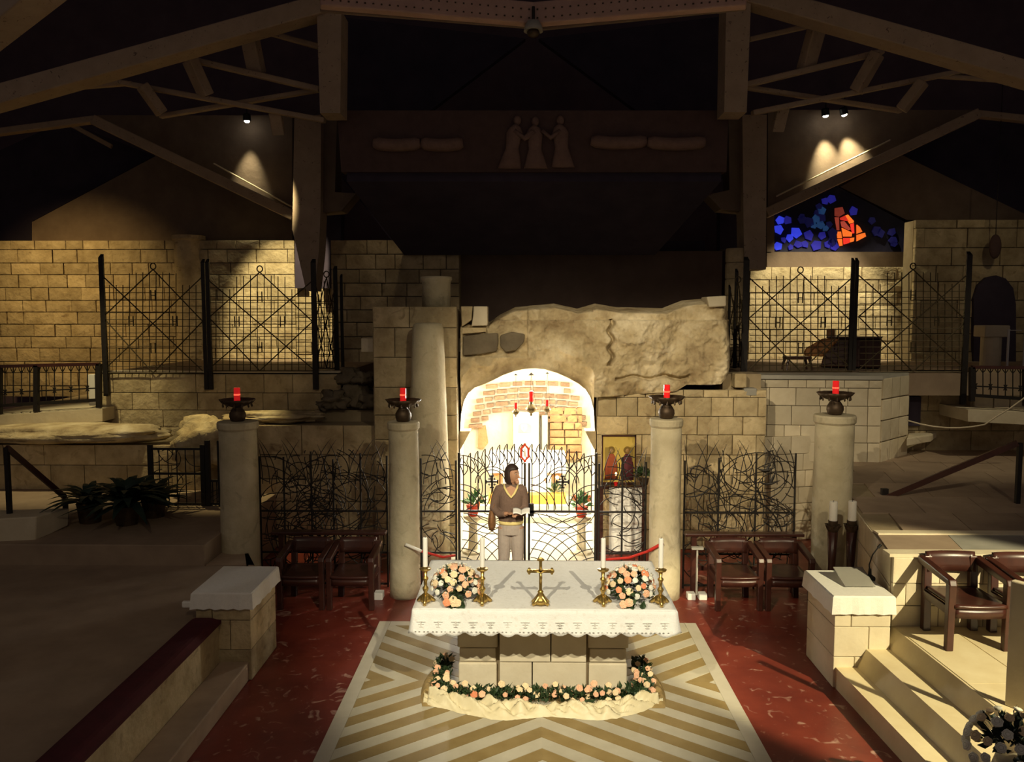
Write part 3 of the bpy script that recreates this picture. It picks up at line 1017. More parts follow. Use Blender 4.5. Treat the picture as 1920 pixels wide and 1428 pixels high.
# copper frieze and the sloping dark soffit under it
fz = struct('trim_frieze', B().prism(pxp([(632, 207), (1366, 207), (1362, 322), (640, 322)], 14.0), (0, 0.3, 0)), M['frieze'], 'dark copper frieze band with relief figures across the church')
for (x0, x1, yy) in ((700, 788, 268), (790, 868, 268), (1108, 1212, 264), (1214, 1322, 266)):
    pts = [P(x0 + (x1 - x0) * k / 10, yy + 4 * math.sin(math.pi * k / 10), 13.96) for k in range(11)]
    put('scroll_band', B().tube(pts, [m_px(8 if k == 0 else 12 if k < 10 else 8, 14) for k in range(11)], 8), M['relief'], fz, smooth=True)


def figure(x, y0, y1, lean, par):
    b = B()
    h = y1 - y0
    rings = []
    for (t, rx) in ((1.0, 0.20), (0.86, 0.17), (0.62, 0.11), (0.50, 0.12), (0.32, 0.14), (0.22, 0.10), (0.17, 0.045)):
        q = P(x + lean * (t - 0.5), y0 + h * t, 13.97)
        rings.append((q.x, q.y, q.z, rx * 1.0, 0.07))
    b.loft(rings, 12)
    q = P(x + lean * (0.08 - 0.5) + 2, y0 + h * 0.08, 13.97)
    b.ball(q, (0.065, 0.06, 0.08), 10, 8)
    a0 = P(x + lean * -0.2, y0 + h * 0.28, 13.93)
    b.tube([a0, a0 + Vector((0.16 if lean < 0 else -0.16, -0.02, -0.12)), a0 + Vector((0.30 if lean < 0 else -0.30, -0.02, 0.0))], [0.045, 0.04, 0.03], 8)
    put('relief_figure', b, M['relief'], par, smooth=True)


figure(962, 218, 316, -14, fz)
figure(1003, 220, 316, 3, fz)
figure(1052, 218, 314, 8, fz)
so = B()
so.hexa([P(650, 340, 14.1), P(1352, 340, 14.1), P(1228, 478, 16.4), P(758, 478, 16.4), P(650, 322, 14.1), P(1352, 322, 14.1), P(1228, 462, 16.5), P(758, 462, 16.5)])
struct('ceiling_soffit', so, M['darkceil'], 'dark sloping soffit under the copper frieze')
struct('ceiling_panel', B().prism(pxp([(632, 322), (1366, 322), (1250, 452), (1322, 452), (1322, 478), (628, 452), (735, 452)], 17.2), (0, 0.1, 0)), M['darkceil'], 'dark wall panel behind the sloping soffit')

# ------------------------------------------------------------------ stained glass window
wn = struct('window_1', B().prism(pxp([(1438, 398), (1562, 345), (1704, 420), (1704, 500), (1438, 500)], 17.75), (0, 0.1, 0)), M['lead'], 'dark triangular window with blue and red stained glass')
put('window_frame', B().prism(pxp([(1438, 472), (1704, 472), (1704, 501), (1438, 501)], 17.62), (0, 0.12, 0)), M['concrete'], wn)
put('window_frame', B().prism(pxp([(1438, 398), (1452, 402), (1452, 474), (1438, 474)], 17.62), (0, 0.12, 0)), M['concrete'], wn)
GL = {}


def pane(pts, c, e):
    k = (c, e)
    if k not in GL:
        GL[k] = mat('stained_glass', c, tuple(min(1, q * 1.3 + 0.002) for q in c), 9, 0.3, emit=e)
    put('pane', B().prism(pxp(pts, 17.70), (0, 0.04, 0)), GL[k], wn)


def shard(x, y, r, c, e, k=6):
    pts = []
    a0 = rnd.uniform(0, 6)
    for i in range(k):
        a = a0 - 2 * math.pi * i / k
        rr = r * rnd.uniform(0.75, 1.1)
        pts.append((x + rr * math.cos(a), y + rr * math.sin(a)))
    pane(pts, c, e)


BL, BD, TE, DK = (0.035, 0.055, 0.80), (0.02, 0.018, 0.28), (0.02, 0.07, 0.20), (0.012, 0.012, 0.11)
for (x, y, r) in ((1463, 413, 9), (1461, 430, 10), (1493, 436, 11), (1459, 462, 10), (1481, 445, 9)):
    shard(x, y, r, BL, 0.62, 5)
for (x, y, r) in ((1477, 412, 10), (1470, 449, 6), (1483, 463, 6), (1517, 441, 10), (1530, 459, 11), (1565, 462, 9), (1560, 372, 10), (1548, 376, 7), (1510, 457, 8), (1541, 441, 8),
                  (1600, 396, 9), (1497, 458, 8), (1552, 458, 8)):
    shard(x, y, r, BD, 0.42, 5)
for (x, y, r) in ((1541, 394, 9), (1531, 410, 8), (1539, 421, 8), (1549, 428, 7), (1527, 422, 7)):
    shard(x, y, r, TE, 0.34, 5)
for i in range(34):
    x, y = rnd.uniform(1500, 1690), rnd.uniform(385, 466)
    if (1562 < x < 1630 and y > 384) or y < 366 + abs(x - 1562) * 0.48 or (x < 1560 and y > 430):
        continue
    shard(x, y, rnd.uniform(7, 11), DK, 0.14, 5)
OR_, RE, MR = (0.90, 0.15, 0.018), (0.85, 0.035, 0.02), (0.26, 0.035, 0.02)
pane([(1566, 390), (1580, 388), (1584, 400), (1574, 406), (1566, 404)], MR, 0.5)
pane([(1566, 407), (1573, 407), (1574, 431), (1570, 431)], MR, 0.8)
pane([(1570, 434), (1577, 434), (1579, 446), (1571, 446)], OR_, 0.9)
pane([(1571, 448), (1579, 448), (1580, 460), (1575, 461)], OR_, 0.95)
pane([(1576, 408), (1585, 404), (1592, 414), (1577, 412)], RE, 0.55)
pane([(1585, 404), (1590, 402), (1601, 414), (1601, 417), (1594, 419)], OR_, 1.0)
pane([(1577, 415), (1583, 414), (1596, 430), (1592, 431), (1579, 424)], MR, 1.2)
pane([(1595, 420), (1601, 418), (1602, 437), (1599, 437)], RE, 0.95)
pane([(1579, 427), (1598, 436), (1597, 443), (1582, 443)], OR_, 0.95)
pane([(1607, 421), (1612, 425), (1617, 434), (1607, 438)], OR_, 0.85)
pane([(1607, 440), (1622, 436), (1624, 443), (1607, 452)], OR_, 0.9)
pane([(1582, 446), (1594, 446), (1593, 455), (1583, 458)], RE, 0.9)
pane([(1595, 446), (1602, 445), (1601, 452), (1595, 454)], OR_, 1.0)


# ------------------------------------------------------------------ four columns and their lamps
def column(px, r, ztop, label):
    q = P(px, 950, YC)
    t = thing('stone_column', label, 'column', (q.x, q.y, 0))
    rng = random.Random(int(px))
    prof = []
    for i in range(15):
        z = ztop * 0.955 * i / 14
        prof.append((r * (1.03 - 0.05 * i / 14 + rng.uniform(-.008, .008)), z))
    put('shaft', B().lathe(prof, 28, (0, 0, 0), lambda i, a: 1 + 0.012 * math.sin(3 * a + i * .7)), M['column'], t, smooth=True)
    z0 = ztop * 0.955
    put('capital', B().lathe([(r * 0.97, z0 - 0.01), (r * 1.07, z0 + 0.02), (r * 1.08, ztop - 0.02), (r * 1.03, ztop)], 28), M['column'], t, smooth=False)
    return q


cols = [(450, 0.232, 2.19, 'wide dim stone column nearest the cushioned bench'),
        (758, 0.185, 2.19, 'pale stone column beside the left end of the altar'),
        (1247, 0.190, 2.235, 'pale stone column beside the framed icon'),
        (1560, 0.232, 2.285, 'wide stone column in front of the faceted wall')]
lampl = ['red votive lamp on the wide dim column by the cushioned bench', 'red votive lamp on the column between dark chairs and grotto gate',
         'red votive lamp on the column beside the framed icon', 'red votive lamp on the wide column before the faceted wall']
lamp0 = None
for i, ((px, r, zt, lb), ll) in enumerate(zip(cols, lampl)):
    q = column(px, r, zt, lb)
    if lamp0 is None:
        lamp0 = thing('votive_lamp', ll, 'lamp', (q.x, q.y, zt), 0, 'votive lamps on the columns')
        put('vase_base', B().lathe([(0.07, 0.0), (0.085, 0.012), (0.10, 0.06), (0.098, 0.10), (0.07, 0.15), (0.05, 0.175), (0.06, 0.19)], 16), M['bronze'], lamp0, smooth=True)
        d = B().lathe([(0.06, 0.175), (0.13, 0.20), (0.185, 0.235), (0.215, 0.275), (0.20, 0.272), (0.15, 0.245), (0.05, 0.235)], 48, (0, 0, 0),
                      lambda i, a: 1 + (0.05 * math.sin(12 * a) if i in (2, 3, 4) else 0))
        dd = put('dish', d, M['bronze'], lamp0, smooth=True)
        for k in range(12):
            a = k * math.pi / 6 + 0.13
            put('pendant', B().lathe([(0.004, -0.05), (0.013, -0.035), (0.006, 0.0)], 6, (0.175 * math.cos(a), 0.175 * math.sin(a), 0.225)), M['bronze'], dd)
        put('glass', B().lathe([(0.034, 0.235), (0.038, 0.25), (0.038, 0.41), (0.034, 0.415)], 14), M['redglass'], lamp0, smooth=False)
        put('wick', B().ball((0, 0, 0.33), (0.042, 0.042, 0.03), 10, 6), mat('red_glow', (1.0, 0.10, 0.05), None, emit=1.6), lamp0)
    else:
        dup(lamp0, (q.x, q.y, zt), 0.4 * i, ll)

# leaning antique column and its broken drum
q = P(803, 700, 11.62)
t = thing('antique_column', 'tall weathered column standing against the large stone pier', 'column', (q.x, 11.62, 0))
put('shaft', B().lathe([(0.29, 0), (0.285, 0.8), (0.27, 1.6), (0.25, 2.4), (0.235, 3.0), (0.225, 3.30), (0.20, 3.37), (0.15, 3.39)], 28, (0, 0, 0), lambda i, a: 1 + 0.02 * math.sin(2 * a + i)), M['column'], t, smooth=True)
q = P(818, 560, 12.35)
t = thing('column_drum', 'broken column drum standing on top of the stone pier', 'column', (q.x, 12.35, 3.62))
put('shaft', B().lathe([(0.215, 0), (0.215, 0.36), (0.235, 0.40), (0.235, 0.44), (0.18, 0.45)], 24, (0, 0, 0), lambda i, a: 1 + 0.015 * math.sin(3 * a + i)), M['column'], t, smooth=True)

# ------------------------------------------------------------------ wrought iron
ROD = mesh(B().lathe([(1, 0), (1, 1)], 6), 'rod')
ROD.materials.append(M['iron'])
RODW = mesh(B().lathe([(1, 0), (1, 1)], 6), 'wire')
RODW.materials.append(M['wire'])


def rod(parent, a, b, r, name='bar', me=None):
    a, b = Vector(a), Vector(b)
    o = bpy.data.objects.new(name, me or ROD)
    col.objects.link(o)
    o.parent = parent
    d = b - a
    o.matrix_basis = Matrix.LocRotScale(a, d.to_track_quat('Z', 'Y'), (r, r, d.length))
    return o


def arc_pts(c, rad, a0, a1, n, rect, Yl):
    """points of an arc in the x-z plane, cut to the rectangle; list of runs"""
    runs, cur = [], []
    for i in range(n + 1):
        a = a0 + (a1 - a0) * i / n
        x, z = c[0] + rad * math.cos(a), c[1] + rad * math.sin(a)
        if rect[0] <= x <= rect[1] and rect[2] <= z <= rect[3]:
            cur.append(Vector((x, Yl, z)))
        else:
            if len(cur) > 2:
                runs.append(cur)
            cur = []
    if len(cur) > 2:
        runs.append(cur)
    return runs


def gate_leaf(x0, x1, mirror, label):
    """x0 = hinge side, x1 = closing side"""
    lo, hi = min(x0, x1), max(x0, x1)
    cx = (lo + hi) / 2
    t = thing('iron_gate', label, 'gate', (cx, YG, 0), 0, 'leaves of the flame-topped grotto gate')
    W = (hi - lo)
    L, Rr = -W / 2, W / 2
    hinge, shut = (L, Rr) if x0 < x1 else (Rr, L)
    s = 1 if x0 < x1 else -1
    rod(t, (hinge, 0, 0.02), (hinge, 0, 1.75), 0.018, 'post')
    rod(t, (shut, 0, 0.02), (shut, 0, 1.62), 0.014, 'post')
    put('rail', B().box((0, 0, 0.995), (W, 0.03, 0.028)), M['iron'], t)
    put('rail', B().box((0, 0, 0.06), (W, 0.03, 0.03)), M['iron'], t)
    nb = 9
    for k in range(nb):
        u = (k + 0.6) / nb
        x = hinge + s * W * u
        top = 1.50 + 0.16 * min(1, u * 1.5)
        rod(t, (x, 0, 1.0), (x, 0, top + 0.20), 0.0070)
        for sg in (-1, 1):       # flame: two s-curves round the bar
            pts = []
            for i in range(13):
                v = i / 12
                off = sg * 0.042 * math.sin(math.pi * v) * (1.0 if v < 0.6 else 0.7) + 0.022 * math.sin(2 * math.pi * v) * (1 if sg > 0 else 0.7)
                pts.append((x + off, 0, top - 0.06 + 0.27 * v))
            put('flame_scroll', B().tube(pts, [0.007] * 11 + [0.005, 0.002], 6), M['iron'], t)
    rect = (L, Rr, 0.08, 0.985)
    for (cxx, a0, a1, n) in ((L, 0, math.pi / 2, 9), (Rr, math.pi / 2, math.pi, 9)):
        for k in range(1, n):
            for run in arc_pts((cxx, 0.05), 0.115 * k, a0, a1, 26, rect, 0):
                put('arc', B().tube(run, 0.0060, 6), M['iron'], t)
    for k in range(4):           # hanging arcs below the rail
        for run in arc_pts((0, 1.10 + 0.02 * k), 0.16 + 0.10 * k, -math.pi, 0, 24, (L, Rr, 0.5, 0.985), 0):
            put('arc', B().tube(run, 0.0055, 6), M['iron'], t)
    rect = (L, Rr, 1.01, 1.75)
    for (c, rad, a0, a1) in (((0, 1.36), 0.21, 0, math.pi), ((0, 1.36), 0.17, 0, math.pi), ((L + 0.02, 1.02), 0.32, 0, math.pi / 2), ((Rr - 0.02, 1.02), 0.32, math.pi / 2, math.pi),
                             ((L, 1.02), 0.25, 0, math.pi / 2), ((Rr, 1.02), 0.25, math.pi / 2, math.pi), ((hinge, 1.30), 0.30, 0, 2 * math.pi), ((hinge, 1.30), 0.42, 0, 2 * math.pi),
                             ((shut, 1.62), 0.20, math.pi, 2 * math.pi), ((shut, 1.60), 0.28, math.pi, 2 * math.pi)):
        for run in arc_pts(c, rad, a0, a1, 40, rect, 0):
            put('arc', B().tube(run, 0.0065, 6), M['iron'], t)
    # cross emblem
    c = B()
    zc = 1.38
    c.box((0, -0.01, zc), (0.15, 0.02, 0.022)).box((0, -0.01, zc), (0.022, 0.02, 0.15))
    for a in range(4):
        dx, dz = math.cos(a * math.pi / 2), math.sin(a * math.pi / 2)
        c.box((dx * 0.075, -0.01, zc + dz * 0.075), (0.018 + abs(dz) * 0.035, 0.02, 0.018 + abs(dx) * 0.035))
    for (sx, sz) in ((-1, -1), (1, -1), (1, 1), (-1, 1)):
        c.box((sx * 0.035, -0.01, zc + sz * 0.035), (0.028, 0.02, 0.009)).box((sx * 0.035, -0.01, zc + sz * 0.035), (0.009, 0.02, 0.028))
    put('cross', c, M['iron'], t)
    return t


g1 = gate_leaf(P(861, 958, YG).x, P(984, 958, YG).x, 1, 'left leaf of the flame-topped iron gate before the bright grotto')
g2 = gate_leaf(P(1117, 958, YG).x, P(992, 958, YG).x, -1, 'right leaf of the flame-topped iron gate before the bright grotto')
lk = B().box((0, -0.02, 1.02), (0.07, 0.05, 0.16))
put('lock', lk.box((0, -0.03, 1.0), (0.11, 0.03, 0.03)), M['black'], g2).location.x = -0.40
# red hexagonal emblem on the left leaf
em = B()
ec = P(984, 848, YG) - Vector(g1.location)
ring = []
for k in range(6):
    a = math.pi / 2 + k * math.pi / 3
    ring.append(Vector((ec.x + 0.062 * math.cos(a) * 0.86, -0.02, ec.z + 0.105 * math.sin(a))))
em.tube(ring + [ring[0], ring[1]], 0.015, 8, cap=False)
e1 = put('emblem', em, M['pot'], g1, label='red hexagonal ring with a small pale figure')
put('boss', B().ball(ring[0], 0.019, 8, 6).ball(ring[1], 0.017, 8, 6).ball(ring[2], 0.017, 8, 6).ball(ring[3], 0.019, 8, 6).ball(ring[4], 0.017, 8, 6).ball(ring[5], 0.017, 8, 6), M['pot'], e1)
put('figurine', B().loft([(ec.x, -0.02, ec.z - 0.05, 0.018, 0.01), (ec.x, -0.02, ec.z, 0.014, 0.01), (ec.x, -0.02, ec.z + 0.03, 0.009, 0.008), (ec.x, -0.02, ec.z + 0.05, 0.004, 0.004)], 8), M['wax'], e1)


def thicket(px0, px1, pxtop, label, nposts, seed, mid=0.99, tips=True, density=1.0, low=0.45):
    a, b = P(px0, 958, YG), P(px1, 958, YG)
    zt = P((px0 + px1) / 2, pxtop, YG).z
    W = b.x - a.x
    t = thing('iron_grille', label, 'grille', ((a.x + b.x) / 2, YG, 0))
    k = random.Random(seed)
    L, Rr = -W / 2, W / 2
    for i in range(nposts):
        x = L + W * (i / max(1, nposts - 1)) if nposts > 1 else 0
        x = min(max(x + k.uniform(-.04, .04) * (0 < i < nposts - 1), L + 0.012), Rr - 0.012)
        rod(t, (x, 0, 0.0), (x, 0, zt - k.uniform(0.02, 0.15)), 0.013, 'post')
    for z in (0.04, low, mid):
        put('rail', B().box((0, 0, z), (W, 0.022, 0.022)), M['iron'], t)
    n = int(W * 52 * density)
    for i in range(n):
        rad = k.choice((0.12, 0.18, 0.25, 0.34, 0.46, 0.6))
        c = (k.uniform(L, Rr), k.uniform(0.15, zt - 0.1))
        a0 = k.uniform(0, 6.28)
        runs = arc_pts(c, rad, a0, a0 + k.uniform(0.9, 2.2), 12, (L, Rr, 0.04, zt), k.uniform(-.012, .012))
        for run in runs:
            put('arc', B().tube(run, 0.0062, 5), M['iron'], t)
    if tips:
        for i in range(int(W * 11)):  # tapering shoots above the frame
            x = L + W * (i + 0.5) / int(W * 11)
            sg = k.choice((-1, 1))
            h = k.uniform(0.15, 0.42)
            x2 = min(max(x + sg * h * 0.6, L), Rr)
            pts = [(x + (x2 - x) * (v ** 2), 0, zt - 0.45 + (0.45 + h * 0.35) * v) for v in [q / 7 for q in range(8)]]
            put('shoot', B().tube(pts, [0.006] * 5 + [0.005, 0.004, 0.0015], 5), M['iron'], t)
    return t


thicket(487, 728, 842, 'tangled iron grille behind the unlit pair of chairs', 6, 3, density=2.6)
thicket(788, 857, 842, 'narrow iron grille between antique column and grotto gate', 2, 5, density=2.4)
thicket(1121, 1212, 850, 'narrow iron grille in front of the icon table', 3, 6, density=1.8)
bg = thicket(1281, 1491, 842, 'iron grille with bird shapes behind the lit chairs', 4, 8, density=2.2)
for (x, y, s) in ((1437, 880, 1.0), (1443, 905, 1.15)):
    q = P(x, y, YG) - Vector(bg.location)
    b = B()
    b.tube([(q.x - 0.13 * s, -0.03, q.z + 0.02), (q.x - 0.05 * s, -0.03, q.z - 0.01), (q.x + 0.02, -0.03, q.z), (q.x + 0.11 * s, -0.03, q.z + 0.04)], [0.002, 0.016, 0.018, 0.002], 8)
    b.tube([(q.x, -0.03, q.z), (q.x + 0.03, -0.03, q.z + 0.07 * s), (q.x + 0.07 * s, -0.03, q.z + 0.14 * s)], [0.016, 0.012, 0.002], 8)
    put('bird', b, M['iron'], bg)
q = P(1303, 887, YG) - Vector(bg.location)
b = B()
sp = [(q.x + 0.01 + (0.13 - 0.011 * i) * math.cos(i * 0.6), -0.03, q.z + (0.13 - 0.011 * i) * math.sin(i * 0.6)) for i in range(11)]
put('scroll', b.tube(sp, 0.010, 6), M['iron'], bg)
# iron fence on the dim side
fy = 11.38


def fence(x0, x1, yy, zb, zt, label, nb, rails=(0.02, 0.98), grp=None, posts=2):
    t = thing('iron_fence', label, 'fence', ((x0 + x1) / 2, yy, zb), 0, grp)
    W, H = x1 - x0, zt - zb
    for i in range(posts):
        x = -W / 2 + W * i / (posts - 1)
        put('post', B().box((x, 0, H * 0.52), (0.06, 0.06, H * 1.04)), M['iron'], t)
    for rz in rails:
        put('rail', B().box((0, 0, H * rz), (W, 0.035, 0.03)), M['iron'], t)
    for i in range(1, nb):
        x = -W / 2 + W * i / nb
        rod(t, (x, 0, H * rails[0]), (x, 0, H * rails[-1]), 0.008)
    return t, W, H


f1, W, H = fence(P(285, 945, fy).x, P(383, 945, fy).x, fy, 0.82, P(383, 838, fy).z, 'short iron fence with curled bars between plant and first column', 6, (0.03, 0.55, 0.97))
k = random.Random(4)
for i in range(16):
    c = (k.uniform(-W / 2, W / 2), k.uniform(0.1, H))
    a0 = k.uniform(0, 6)
    for run in arc_pts(c, k.choice((0.1, 0.16, 0.24)), a0, a0 + 1.9, 12, (-W / 2, W / 2, 0.03, H), 0):
        put('arc', B().tube(run, 0.006, 5), M['iron'], f1)
f2, W, H = fence(P(384, 945, fy).x + 0.06, P(415, 945, fy).x, fy, 0.82, P(395, 830, fy).z, 'arched iron fence end touching the first column', 3, (0.03, 0.4))
for r_ in (0.06, 0.10, 0.14, 0.18):
    for run in arc_pts((W / 2, 0.0), r_ * 1.3, 0.3, math.pi, 14, (-W / 2, W / 2, 0.0, H), 0):
        put('arc', B().tube(run, 0.006, 5), M['iron'], f2)

# ------------------------------------------------------------------ upper lattice screens
def screen(label, posts, panels, Yp):
    """posts: list of (px, pytop, pybot, width); panels: (px0, px1, apex px, apex py, top py, bottom py, Ya, Yb)"""
    q0 = P(posts[0][0], 700, Yp)
    t = thing('lattice_screen', label, 'screen', (q0.x, Yp, UZ))
    o = Vector(t.location)
    for (px, y0, y1, w_, Yq) in posts:
        a, b = P(px, y0, Yq) - o, P(px, y1, Yq) - o
        hw = m_px(w_, Yq) / 2
        n = 1 if w_ < 13 else 2
        for i in range(n):
            dx = 0 if n == 1 else (i - 0.5) * hw * 1.1
            ww = hw * (2 if n == 1 else 0.95)
            x = a.x + dx
            put('post', B().hexa([(x - ww / 2, -0.03, b.z), (x + ww / 2, -0.03, b.z), (x + ww / 2, 0.03, b.z), (x - ww / 2, 0.03, b.z),
                                  (x - ww / 2, -0.03, a.z), (x + ww / 2, -0.03, a.z), (x + ww / 3, 0.03, a.z + 0.06), (x - ww / 3, 0.03, a.z + 0.06)]), M['iron'], t).location.y = Yq - Yp
    for (px0, px1, apx, apy, ytop, ybot, Ya, Yb, nv, nh) in panels:
        def pt(u, py):
            Y = Ya + (Yb - Ya) * u
            return P(px0 + (px1 - px0) * u, py, Y) - o
        au = (apx - px0) / (px1 - px0)

        def top(u):              # roof line: valley - apex - valley
            d = min(abs(u - au), 0.5)
            return apy + (ytop - apy) * min(1.0, d / 0.5) if abs(u - au) < 0.26 else ytop + 18
        for i in range(1, nv):
            u = i / nv
            rod(t, pt(u, ybot), pt(u, top(u) + 4), 0.007, 'wire', RODW)
        for j in range(1, nh):
            v = j / nh
            py = ybot + (ytop + 24 - ybot) * v
            rod(t, pt(0.01, py), pt(0.99, py), 0.006, 'wire', RODW)
        H = ybot - apy
        for (u0, y0, u1, y1) in ((au, apy, 0.0, apy + H * 0.46), (au, apy, 1.0, apy + H * 0.50), (0.0, ytop + 6, 1.0, ybot - 4), (1.0, ytop + 6, 0.0, ybot - 4),
                                 (0.0, apy + H * 0.46, au, ybot), (1.0, apy + H * 0.50, au, ybot)):
            rod(t, pt(u0, y0), pt(u1, y1), 0.010, 'brace', RODW)
        c = pt(au, apy - 6)
        rg = [(c.x + 0.045 * math.cos(k * 0.524), c.y, c.z + 0.05 * math.sin(k * 0.524)) for k in range(13)]
        put('ring', B().tube(rg, 0.010, 6), M['wire'], t)
        for (u, v) in ((au, 0.25), (au - 0.22, 0.5), (au + 0.22, 0.5), (au, 0.76)):
            q = pt(min(max(u, 0.05), .95), apy + H * v)
            b = B()
            for dx in (-0.035, 0.035):
                b.box((q.x + dx, q.y, q.z), (0.016, 0.012, 0.17))
            b.box((q.x, q.y, q.z), (0.07, 0.012, 0.014))
            put('ornament', b, M['wire'], t)
        rod(t, pt(0, ybot), pt(1, ybot), 0.010, 'wire', RODW)
    return t


YS = YL - 0.10
screen('tall lattice screen on posts before the left gallery wall',
       [(190, 483, 742, 9, YS), (385, 492, 730, 15, YS), (588, 492, 730, 10, YS), (629, 505, 712, 8, 14.0), (640, 520, 690, 5, 14.4)],
       [(193, 380, 287, 505, 512, 699, YS, YS, 15, 13), (392, 586, 487, 510, 520, 695, YS, YS, 15, 13), (592, 629, 612, 520, 530, 690, YS, 14.0, 7, 12)], YS)
screen('tall lattice screen on posts before the piano',
       [(1399, 488, 738, 11, YL), (1603, 490, 694, 13, YL), (1817, 478, 758, 10, YL), (1381, 510, 690, 6, 14.2), (1368, 540, 690, 4, 14.6)],
       [(1404, 1598, 1501, 512, 514, 696, YL, YL, 15, 14), (1610, 1812, 1712, 505, 510, 697, YL, YL, 15, 14), (1370, 1397, 1384, 530, 540, 688, 14.6, YL, 5, 12)], YL)

# ------------------------------------------------------------------ gallery railings and ledges
def railing(px0, px1, y0a, y1a, y0b, y1b, Y, label, posts, nb, crossy=None):
    o0 = P(px0, y1a, Y)
    t = thing('gallery_railing', label, 'railing', o0)
    o = Vector(o0)

    def pt(u, v):
        return P(px0 + (px1 - px0) * u, (y0a + (y0b - y0a) * u) * (1 - v) + (y1a + (y1b - y1a) * u) * v, Y) - o
    put('handrail', B().beam(pt(0, 0), pt(1, 0), 0.07, 0.05), M['wood'], t)
    put('rail', B().beam(pt(0, 0.82), pt(1, 0.82), 0.03, 0.05), M['iron'], t)
    put('rail', B().beam(pt(0, 0.55), pt(1, 0.55), 0.02, 0.02), M['iron'], t)
    for u in posts:
        put('post', B().beam(pt(u, 0), pt(u, 1.0), 0.07, 0.07, (0, 1, 0)), M['iron'], t)
    for i in range(nb):
        u = (i + 0.5) / nb
        rod(t, pt(u, 0.02), pt(u, 0.82), 0.008)
        if i % 2 == 0:
            q = pt(u, 0.55)
            b = B()
            for a in range(3):
                an = a * math.pi / 3
                b.beam((q.x - 0.05 * math.cos(an), q.y, q.z - 0.05 * math.sin(an)), (q.x + 0.05 * math.cos(an), q.y, q.z + 0.05 * math.sin(an)), 0.012, 0.014)
            put('rosette', b, M['iron'], t)
        q0, q1 = pt(u, 0.16), pt(u, 0.02)
        d = 0.05
        put('scroll', B().tube([(q0.x, q0.y, q0.z), (q0.x - d * .6, q0.y, (q0.z + q1.z) / 2), (q1.x - d, q1.y, q1.z)], 0.007, 5).tube([(q0.x, q0.y, q0.z), (q0.x + d * .6, q0.y, (q0.z + q1.z) / 2), (q1.x + d, q1.y, q1.z)], 0.007, 5), M['iron'], t)
    return t


YR = 13.0
railing(-60, 187, 688, 780, 682, 764, YR, 'wooden-topped iron railing of the left gallery walkway', (0.24, 0.52, 0.995), 16)
sl = struct('floor_walkway', B().hexa([P(-80, 805, YR - .05), P(192, 790, YR - .05), P(192, 790, YR - .05) + Vector((0, .35, 0)), P(-80, 805, YR - .05) + Vector((0, .35, 0)),
                                       P(-80, 783, YR - .05), P(192, 766, YR - .05), P(192, 766, YR - .05) + Vector((0, 4.4, 0)), P(-80, 783, YR - .05) + Vector((0, 4.4, 0))]), M['tile'],
            'gallery walkway slab under the left railing')
o = put('white_post', B().box(P(174, 722, 13.35) - Vector((0, 0, 0.075)), (0.11, 0.08, 0.51)), M['whitebox'], bev=0.01)
tag(o, 'white painted marker block standing behind the left railing end', 'block')
railing(1822, 1990, 688, 752, 690, 766, YR, 'wooden-topped iron railing at the dim far right gallery', (0.0, 0.6), 12)
sr = struct('floor_walkway', B().hexa([P(1815, 790, YR - .05), P(2000, 800, YR - .05), P(2000, 800, YR - .05) + Vector((0, .9, 0)), P(1815, 790, YR - .05) + Vector((0, .9, 0)),
                                       P(1815, 768, YR - .05), P(2000, 776, YR - .05), P(2000, 776, YR - .05) + Vector((0, .9, 0)), P(1815, 768, YR - .05) + Vector((0, .9, 0))]), M['tile'],
            'gallery walkway slab under the right railing')
wv = wall('wall_parapet', (P(1822, 700, 13.6).x, 13.6), (12.5, 13.6), 1.9, 2.62, 0.2, 'pale stone parapet blocks behind the right railing')
ashlar(wv, M['tile'], (P(1826, 700, 13.6).x, 13.58), (11, 13.58), 1.95, 2.45, 0.5, (0.2, 0.34), 0.06, 0.02)

# rocks
def rock(name, c, r, label, seed, m='rock', flat=1.0, amp=0.3, parent=None, nu=36, nv=20):
    b = B().ball((0, 0, 0), 1.0, nu, nv)
    for i, v in enumerate(b.v):
        d = v.normalized()
        n1 = noise.fractal(d * 1.7 + Vector((seed, 0, 0)), 0.9, 2.0, 5)
        s = 1 + amp * n1
        z = v.z * s
        b.v[i] = Vector((v.x * s * r[0], v.y * s * r[1], max(min(z, flat), -1) * r[2]))
    o = put(name, b, M[m], parent, smooth=True)
    o.location = c
    if label:
        tag(o, label, 'rock')
    return o


q = P(110, 806, 12.5)
rock('rock_ledge', (q.x, 12.62, q.z - 0.06), (1.75, 0.42, 0.16), 'long flat rock ledge lit under the left railing', 3, amp=0.22, flat=0.8)
q = P(395, 815, 12.1)
rock('rock_outcrop', (q.x, 12.05, q.z - 0.12), (0.52, 0.36, 0.42), 'yellow lit rock outcrop behind the wide dim column', 9, amp=0.35)
q = P(470, 792, 12.5)
rock('rock_ledge', (q.x + 0.35, 12.55, 1.94), (0.75, 0.3, 0.09), 'low rock ledge on top of the wall behind the unlit chairs', 14, amp=0.3)
for i, (px, py, s, lb) in enumerate(((628, 748, .20, 'rounded'), (664, 742, .24, 'broad'), (692, 752, .15, 'small'), (652, 706, .19, 'topmost'), (682, 708, .14, 'upright'), (606, 762, .12, 'smallest'))):
    q = P(px, py, 12.8)
    o = rock('rubble_stone', (q.x, 12.8 + 0.1 * (i % 2), q.z), (s, s * 0.8, s * 0.75), lb + ' dark rubble stone heaped between lattice corner and tall pier', 20 + i, 'darkrock', amp=0.75, nu=18, nv=12)
    o['group'] = 'rubble beside the pier'
struct('wall_rubble', B().box((P(655, 760, 12.9).x, 13.05, 1.0), (1.1, 0.3, 2.0)), M['mortar'], 'rough masonry under the rubble')
q = P(1372, 690, 12.3)
